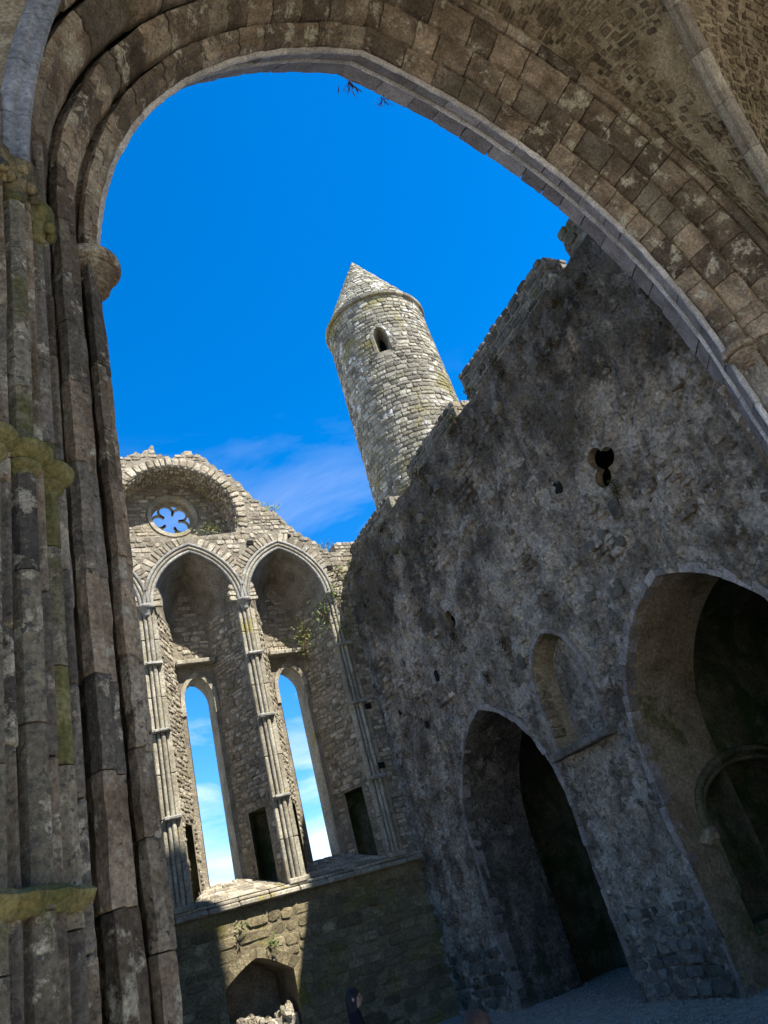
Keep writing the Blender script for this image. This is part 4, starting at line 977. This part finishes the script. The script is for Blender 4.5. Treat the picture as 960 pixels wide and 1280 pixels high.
def build_crossing():
    T = tag(empty('crossing_tower'), 'square stone tower over the crossing standing above the vault', 'tower')
    wall_with_arch('wall', 'x', 4.62, YT1 - .06, AC, AH + .72, AS, AS + math.sqrt((AR + .72) ** 2 - AO ** 2), XT0, XT1, HT, 'rubble_dark', T)
    wall_with_arch('wall', 'x', YT0, YT0 + 1.5, AC, 4.3, 8.6, 13.4, XT0, XT1, HT, 'rubble_dark', T)
    wall_with_arch('wall', 'y', XT0, -.25, CY, 3.2, 7.0, 12.0, YT0 + 1.52, 4.60, HT, 'rubble_dark', T)
    wall_with_arch('wall', 'y', 9.75, XT1, CY, 3.2, 7.0, 12.0, YT0 + 1.52, 4.60, HT, 'rubble_dark', T)
    mesh_obj('roof', *box_vf((XT0 + .1, YT0 + .1, HT - .8), (XT1 - .1, YT1 - .1, HT - .3)), 'rubble_dark', T)
    # vault
    Vt = tag(empty('crossing_vault'), 'rubble vault with a moulded diagonal rib above the great arch', 'vault')
    RR = 5.8
    def rib_pt(side, u):
        L_ = math.hypot(4.66, 3.13); dx, dy = 4.66 / L_, 3.13 / L_
        x = .09 + dx * u; y = 3.25 - dy * u; z = 6.88 + math.sqrt(max(2 * RR * u - u * u, 0))
        return np.array([x if side < 0 else 2 * AC - x, y, z])
    for side in (-1, 1):
        g = np.random.default_rng(44)
        us = [0.0]; 
        # arc length parameter
        th = 0.0
        prof = [(-.17, .10), (-.17, .0), (-.13, -.07), (-.075, -.10), (-.065, -.16), (-.03, -.21), (.03, -.21), (.065, -.16), (.075, -.10), (.13, -.07), (.17, .0), (.17, .10)]
        k_s = .55 if side < 0 else .66
        while th < math.pi / 2 - .03:
            t1 = min(th + g.uniform(.085, .125), math.pi / 2 - .02); V = []; nseg = 4
            for k in range(nseg + 1):
                a = th + .0006 + (t1 - th - .0012) * k / nseg
                P = rib_pt(side, RR * (1 - math.cos(a))); Q = rib_pt(side, RR * (1 - math.cos(a + .01)))
                t = Q - P; t /= np.linalg.norm(t); hz = np.array([t[0], t[1], 0]); hz /= np.linalg.norm(hz)
                b = np.cross(hz, [0, 0, 1]); nrm = np.cross(b, t)         # nrm points to the room or away
                if nrm[2] > 0: nrm = -nrm
                for w, d in prof: V.append(P + b * w * k_s - nrm * d * k_s)
            n = len(prof); f = [(k * n + i, k * n + (i + 1) % n, (k + 1) * n + (i + 1) % n, (k + 1) * n + i) for k in range(nseg) for i in range(n)] + [tuple(range(n))[::-1], tuple(range(nseg * n, nseg * n + n))]
            V = np.array(V); V = V + np.stack([fbm(V + 31 * k, 6.0, 3) for k in range(3)], 1) * .012
            mesh_obj('rib_stone', V, f, 'blue' if side < 0 else 'rib', Vt, g.random()); th = t1
    Lr = math.hypot(4.66, 3.13); ex = 4.66 / Lr; ey = 3.13 / Lr
    def rib_at_x(x):        # signed distance from the axis -> rib point
        a = np.abs(x - AC); u = np.clip((AC - a - .09) / ex, 0, Lr)
        return 3.25 - ey * u, 6.88 + np.sqrt(np.maximum(2 * RR * u - u * u, 0))
    def wall_z(x):
        q = np.clip(np.abs(x - AC) + AO, 0, AR + .83 - 1e-4); return AS + np.sqrt((AR + .83) ** 2 - q * q)
    def north(u, v, d):
        yr, zr_ = rib_at_x(u); zw = np.where(np.abs(u - AC) < AH + .8, wall_z(u), AS)
        zw = np.maximum(zw, 6.9)
        y = 3.62 + (yr - 3.62) * v; bulge = .35 * np.sin(math.pi * v) * np.clip((4.7 - np.abs(u - AC)) / 3, 0, 1)
        z = zw + (zr_ - zw) * v + bulge
        # d pushes into the room (downwards and towards the axis)
        s = np.sign(u - AC) * np.clip(np.abs(u - AC) / 4, 0, 1)
        return np.stack([u - d * s * .8, y - d * .2, z - d * .75], 1)
    grid_wall('web', AC - 4.78, AC + 4.78, 0, 1, .06, north, None, 'vault_mortar', Vt, amp=.03, nsc=3)
    def side_web(sgn):
        def f(u, v, d):     # u = Y, v from the rib to the side wall
            a = np.clip((3.25 - np.maximum(u, CY)) / ey, 0, Lr); x = AC - .09 - ex * a; z = 6.88 + np.sqrt(np.maximum(2 * RR * a - a * a, 0))
            zw = 7.0 + np.sqrt(np.maximum(0, 1 - ((u - CY) / 3.5) ** 2)) * 5.2
            xx = x + (4.95 - x) * v; zz = z + (zw - z) * v + .3 * np.sin(math.pi * v)
            return np.stack([AC + sgn * (xx - d * .7), u - d * .2, zz - d * .7], 1)
        return f
    vs = []
    for sgn in (-1, 1):
        grid_wall('web', CY, 3.45, 0, 1, .06, side_web(sgn), None, 'vault_mortar', Vt, amp=.03, nsc=3)
    g = np.random.default_rng(3)
    hash_ok = lambda u, v: vnoise(np.stack([u * 1.1 + 3, v * 4.0, np.zeros_like(u)], 1)) > .24
    # slivers run across the web; lay them with rows along u, scaled into v
    def nn(u, v, d): return north(u, v / 3.2, d)
    vs += lay_stones(nn, AC - .5, AC + 4.6, .05, 3.15, hash_ok, ch=(.12, .30), cw=(.04, .085), seed=7, proud=(.015, .06), gap=.022, wob=.12)
    def se(u, v, d): return side_web(1)(u, v / 3.0, d)
    vs2 = lay_stones(se, CY + .6, 3.4, .05, 2.9, lambda u, v: u > -99, ch=(.12, .3), cw=(.04, .08), seed=9, proud=(.015, .05), gap=.022, wob=.12)
    emit(vs + vs2, Vt, M['vault'], name='web_stone', nmax=300, stuff='small_web_stones')
    # southern half of the vault, plain
    def south(u, v, d):
        x = AC + u; a = np.abs(u) / 4.7
        return np.stack([x, CY - v, 12.7 - 5.5 * np.minimum(a, np.abs(v) / 3.7) ** 3 - d], 1)
    grid_wall('web', -4.7, 4.7, 0, 3.7, .15, south, None, 'vault_mortar', Vt, amp=.03)
build_crossing()
# ------------------------------------------------------------------ rubble in the doorway
def build_rubble():
    Rb = tag(empty('rubble_heap'), 'sunlit heap of broken pale stones filling the low doorway', 'rubble')
    g = np.random.default_rng(21)
    box('heap_core', (4.14, 18.78, 0), (5.58, 19.5, 1.12), 'mortar', Rb, jit=.02)
    for k in range(70):
        x = g.uniform(4.16, 5.56); y = g.uniform(18.62, 19.3); z = g.uniform(.95, 1.25) if k < 45 else g.uniform(.1, 1.0)
        if k >= 45: y = 18.76
        s = g.uniform(.06, .13)
        V = np.array(leaf_lump(x, y, z, s)[0]); V = V + g.uniform(-.3, .3, V.shape) * s
        mesh_obj('broken_stone', V, leaf_lump(0, 0, 0, 1)[1], 'gable', Rb, g.random())
build_rubble()

# ------------------------------------------------------------------ plants
def plant(name, label, loc, nrm, n, size, spread, mat, cat='plant', droop=.3, group=None, seed=0, long=False):
    g = np.random.default_rng(seed + 100); P = tag(empty(name), label, cat, group)
    V = []; F_ = []; SV = []; SFc = []; T = []
    loc = np.array(loc, float); nrm = np.array(nrm, float); nrm /= np.linalg.norm(nrm)
    for i in range(n):
        d = g.normal(size=3) * spread; d = d + nrm * abs(g.normal()) * np.mean(spread) * .8; d[2] -= droop * np.linalg.norm(d) * .5
        p = loc + d
        if long: tip = p + np.array([g.normal() * .3, g.normal() * .3, -1.0 if droop > .5 else 1.0]) * size * g.uniform(.6, 1.6)
        else: tip = p + g.normal(size=3) * size
        sd = np.cross(tip - p, g.normal(size=3)); sd = sd / (np.linalg.norm(sd) + 1e-6) * size * (.09 if long else .42)
        b = len(V); m = (p + tip) / 2
        V += [p, m + sd, tip, m - sd]; F_.append((b, b + 1, b + 2, b + 3)); T += [g.random()] * 4
        if i % 6 == 0:
            c = len(SV); w = np.cross(p - loc, [.3, .5, .8]); w = w / (np.linalg.norm(w) + 1e-6) * .006
            SV += [loc + w, loc - w, p - w * .5, p + w * .5]; SFc.append((c, c + 1, c + 2, c + 3))
    o = mesh_obj('foliage', V, F_, mat, P, T)
    mesh_obj('stem', SV, SFc, 'twig', P)
    return P
gp = 'plants rooted in the gable stonework'
plant('wall_plant', 'leafy weed clump hanging on the shaded jamb beside the lancet ledge', (8.02, 19.55, 10.15), (-1, -.6, 0), 190, .055, (.10, .16, .34), 'leaf_pale', group=gp, seed=1)
plant('wall_plant', 'leafy weed clump hanging below the capital of the shaft by the chapel wall', (8.45, 18.85, 10.55), (-.5, -1, 0), 150, .05, (.16, .12, .26), 'leaf', group=gp, seed=2)
plant('wall_plant', 'small green tuft growing out of the broken capital by the chapel wall', (8.85, 18.6, 11.05), (0, -1, .3), 80, .06, (.14, .10, .12), 'leaf_pale', group=gp, seed=3)
plant('wall_plant', 'sprawling weed on the shaft below the broken capital by the chapel wall', (8.95, 18.6, 9.95), (0, -1, .1), 80, .05, (.16, .08, .16), 'leaf_pale', group=gp, seed=4)
plant('wall_plant', 'green tuft near the corner where gable and chapel wall meet', (9.2, 18.65, 11.8), (0, -1, .3), 70, .05, (.14, .08, .12), 'leaf_pale', group=gp, seed=5)
plant('grass_tuft', 'grass tuft on the sloping broken top of the gable', (7.55, 19.0, 14.22), (0, -.3, 1), 110, .12, (.16, .16, .04), 'leaf_pale', 'grass', -.2, gp, 6, True)
plant('grass_tuft', 'small grass tuft at the foot of the gable slope near the corner', (9.05, 18.9, 12.72), (0, -.3, 1), 80, .1, (.15, .12, .03), 'leaf_pale', 'grass', -.2, gp, 7, True)
plant('wall_plant', 'yellowish plant below the round window', (5.55, 19.0, 13.65), (0, -1, .4), 120, .05, (.22, .12, .10), 'leaf_pale', group=gp, seed=8)
plant('wall_plant', 'tiny weed on the sunlit wall above the low doorway', (4.62, 18.66, 3.05), (0, -1, 0), 45, .045, (.06, .04, .10), 'leaf', group=gp, seed=9)
plant('wall_plant', 'tiny weed low on the sunlit wall close to the low doorway', (5.25, 18.66, 2.55), (0, -1, 0), 40, .045, (.06, .04, .07), 'leaf', group=gp, seed=10)
gq = 'moss tufts on the chapel wall'
for i, (y, z, lb) in enumerate(((13.13, 6.21, 'dark fern tuft on the plaster above the narrower chapel arch'), (12.18, 6.6, 'small dark tuft on the plaster between the narrower arch and the niche'), (13.88, 7.55, 'green trail below the small pierced hole'), (7.75, 7.5, 'green trail below the trefoil window'))):
    plant('moss_tuft', lb, (9.33, y, z), (-1, 0, 0), 150, .026, (.02, .06, .10), 'moss', 'moss', .4, gq, 20 + i)
g_ = np.random.default_rng(50)
for i in range(12):
    y = g_.uniform(6.3, 18.2); z = 11.85 - abs(g_.normal()) * .7
    plant('moss_tuft', 'dark moss clump clinging near the head of the chapel wall', (9.35, y, z), (-1, 0, 0), 150, .026, (.025, .09, .10), 'moss', 'moss', .5, 'moss clumps along the head of the chapel wall', 60 + i)
plant('hanging_weed', 'reddish withered weed hanging from the soffit beside the apex of the great arch', (4.9, 5.2, 13.42), (0, 0, -1), 22, .14, (.09, .04, .03), 'twig', 'weed', .9, 'weeds hanging from the great arch', 31, True)
plant('hanging_weed', 'reddish withered weed hanging from the soffit a little down the slope of the great arch', (5.38, 5.2, 13.20), (0, 0, -1), 18, .12, (.09, .04, .03), 'twig', 'weed', .9, 'weeds hanging from the great arch', 32, True)

# ------------------------------------------------------------------ people
def person(label, loc, face, height, hairm, clothm, longhair, seed):
    s = height / 1.72
    J = {'pel': (0, 0, .95), 'spi': (0, .01, 1.12), 'che': (0, .02, 1.32), 'nec': (0, .02, 1.47), 'hb': (0, .01, 1.53),
         'shl': (-.175, .02, 1.42), 'ell': (-.22, .03, 1.13), 'wrl': (-.21, -.06, .90), 'hal': (-.21, -.08, .82),
         'shr': (.175, .02, 1.42), 'elr': (.22, .03, 1.13), 'wrr': (.21, -.06, .90), 'har': (.21, -.08, .82),
         'hil': (-.09, 0, .90), 'knl': (-.10, -.02, .50), 'anl': (-.10, .02, .09), 'tol': (-.11, -.14, .04),
         'hir': (.09, 0, .90), 'knr': (.10, -.02, .50), 'anr': (.10, .02, .09), 'tor': (.11, -.14, .04)}
    rad = {'pel': .15, 'spi': .13, 'che': .15, 'nec': .065, 'hb': .055, 'shl': .085, 'shr': .085, 'ell': .045, 'elr': .045, 'wrl': .03, 'wrr': .03, 'hal': .03, 'har': .03,
           'hil': .10, 'hir': .10, 'knl': .065, 'knr': .065, 'anl': .045, 'anr': .045, 'tol': .035, 'tor': .035}
    E_ = [('pel', 'spi'), ('spi', 'che'), ('che', 'nec'), ('nec', 'hb'), ('che', 'shl'), ('shl', 'ell'), ('ell', 'wrl'), ('wrl', 'hal'), ('che', 'shr'), ('shr', 'elr'), ('elr', 'wrr'), ('wrr', 'har'),
          ('pel', 'hil'), ('hil', 'knl'), ('knl', 'anl'), ('anl', 'tol'), ('pel', 'hir'), ('hir', 'knr'), ('knr', 'anr'), ('anr', 'tor')]
    keys = list(J); me = bpy.data.meshes.new('body')
    me.from_pydata([J[k] for k in keys], [(keys.index(a), keys.index(b)) for a, b in E_], [])
    body = bpy.data.objects.new('person', me); COL.objects.link(body)
    md = body.modifiers.new('skin', 'SKIN')
    for i, k in enumerate(keys):
        sv = me.skin_vertices[0].data[i]; sv.radius = (rad[k], rad[k] * .78 if k in ('pel', 'spi', 'che') else rad[k]); sv.use_root = (k == 'pel')
    sb = body.modifiers.new('sub', 'SUBSURF'); sb.levels = 2; sb.render_levels = 2
    me.materials.append(M[clothm])
    dg = bpy.context.evaluated_depsgraph_get(); ev = body.evaluated_get(dg); m2 = bpy.data.meshes.new_from_object(ev)
    body.modifiers.clear(); body.data = m2
    if not m2.materials: m2.materials.append(M[clothm])
    body.location = loc; body.rotation_euler = (0, 0, face); body.scale = (s, s, s)
    tag(body, label, 'person')
    # head with a face (facing -Y)
    n1, n2 = 28, 20; V = []; F_ = []
    for i in range(n2 + 1):
        ph = math.pi * i / n2
        for k in range(n1):
            th = 2 * math.pi * k / n1
            x = .074 * math.sin(ph) * math.cos(th); y = .095 * math.sin(ph) * math.sin(th); z = .118 * math.cos(ph)
            if z < 0: y = y * (1 + .10 * z / .118) - .012 * (-z / .118); x *= 1 + .28 * z / .118
            if y < -.05:
                y -= .024 * math.exp(-((x / .013) ** 2 + ((z + .022) / .024) ** 2))      # nose
                y += .014 * (math.exp(-(((x - .032) / .015) ** 2 + ((z - .006) / .013) ** 2)) + math.exp(-(((x + .032) / .015) ** 2 + ((z - .006) / .013) ** 2)))
                y -= .007 * math.exp(-((x / .022) ** 2 + ((z + .062) / .008) ** 2)) + .006 * math.exp(-((x / .022) ** 2 + ((z + .10) / .015) ** 2))
            V.append((x, y, z + 1.615))
    for i in range(n2):
        for k in range(n1): F_.append((i * n1 + k, i * n1 + (k + 1) % n1, (i + 1) * n1 + (k + 1) % n1, (i + 1) * n1 + k))
    mesh_obj('head', V, F_, 'skin', body, smooth=True)
    for sx in (-1, 1):
        mesh_obj('ear', *leaf_lump(sx * .076, .012, 1.612, .021), 'skin', body, smooth=True)
        mesh_obj('eye', *leaf_lump(sx * .031, -.074, 1.620, .009), 'hair', body, smooth=True)
        for q in range(5):
            mesh_obj('finger', *leaf_lump(sx * (.21 + .012 * (q - 2)), -.085 - .004 * q, .775 + (.03 if q == 4 else 0), .012), 'skin', body, smooth=True)
    V2 = []; F2 = []
    g = np.random.default_rng(seed)
    for i in range(n2 + 1):
        ph = math.pi * i / n2 * (.92 if longhair else .62)
        for k in range(n1):
            th = 2 * math.pi * k / n1; f = math.sin(th)
            e = ph if f > -.35 else ph * (.36 + .3 * (1 + f))
            x = .086 * math.sin(e) * math.cos(th); y = .108 * math.sin(e) * math.sin(th) + .006; z = .132 * math.cos(e)
            if longhair and f > -.35 and e > math.pi / 2:
                q = (e - math.pi / 2) / (math.pi * .42); x = .086 * math.cos(th) * (1 + .35 * q); y = .108 * math.sin(th) * (1 - .25 * q) + .006 + .03 * q; z = -.30 * q
            x += .004 * math.sin(th * 17 + z * 30); y += .004 * math.sin(th * 23)
            V2.append((x + g.normal() * .0015, y, z + 1.617))
    for i in range(n2):
        for k in range(n1): F2.append((i * n1 + k, i * n1 + (k + 1) % n1, (i + 1) * n1 + (k + 1) % n1, (i + 1) * n1 + k))
    mesh_obj('hair', V2, F2, hairm, body, smooth=True)
person('person with long dark hair in black clothes looking towards the chapel wall', (3.80, 10.35, 0), R(72), 1.66, 'hair', 'cloth', True, 1)
person('person with short brown hair in dark clothes standing below the great arch', (2.26, 4.36, 0), R(170), 1.70, 'hair2', 'cloth2', False, 2)
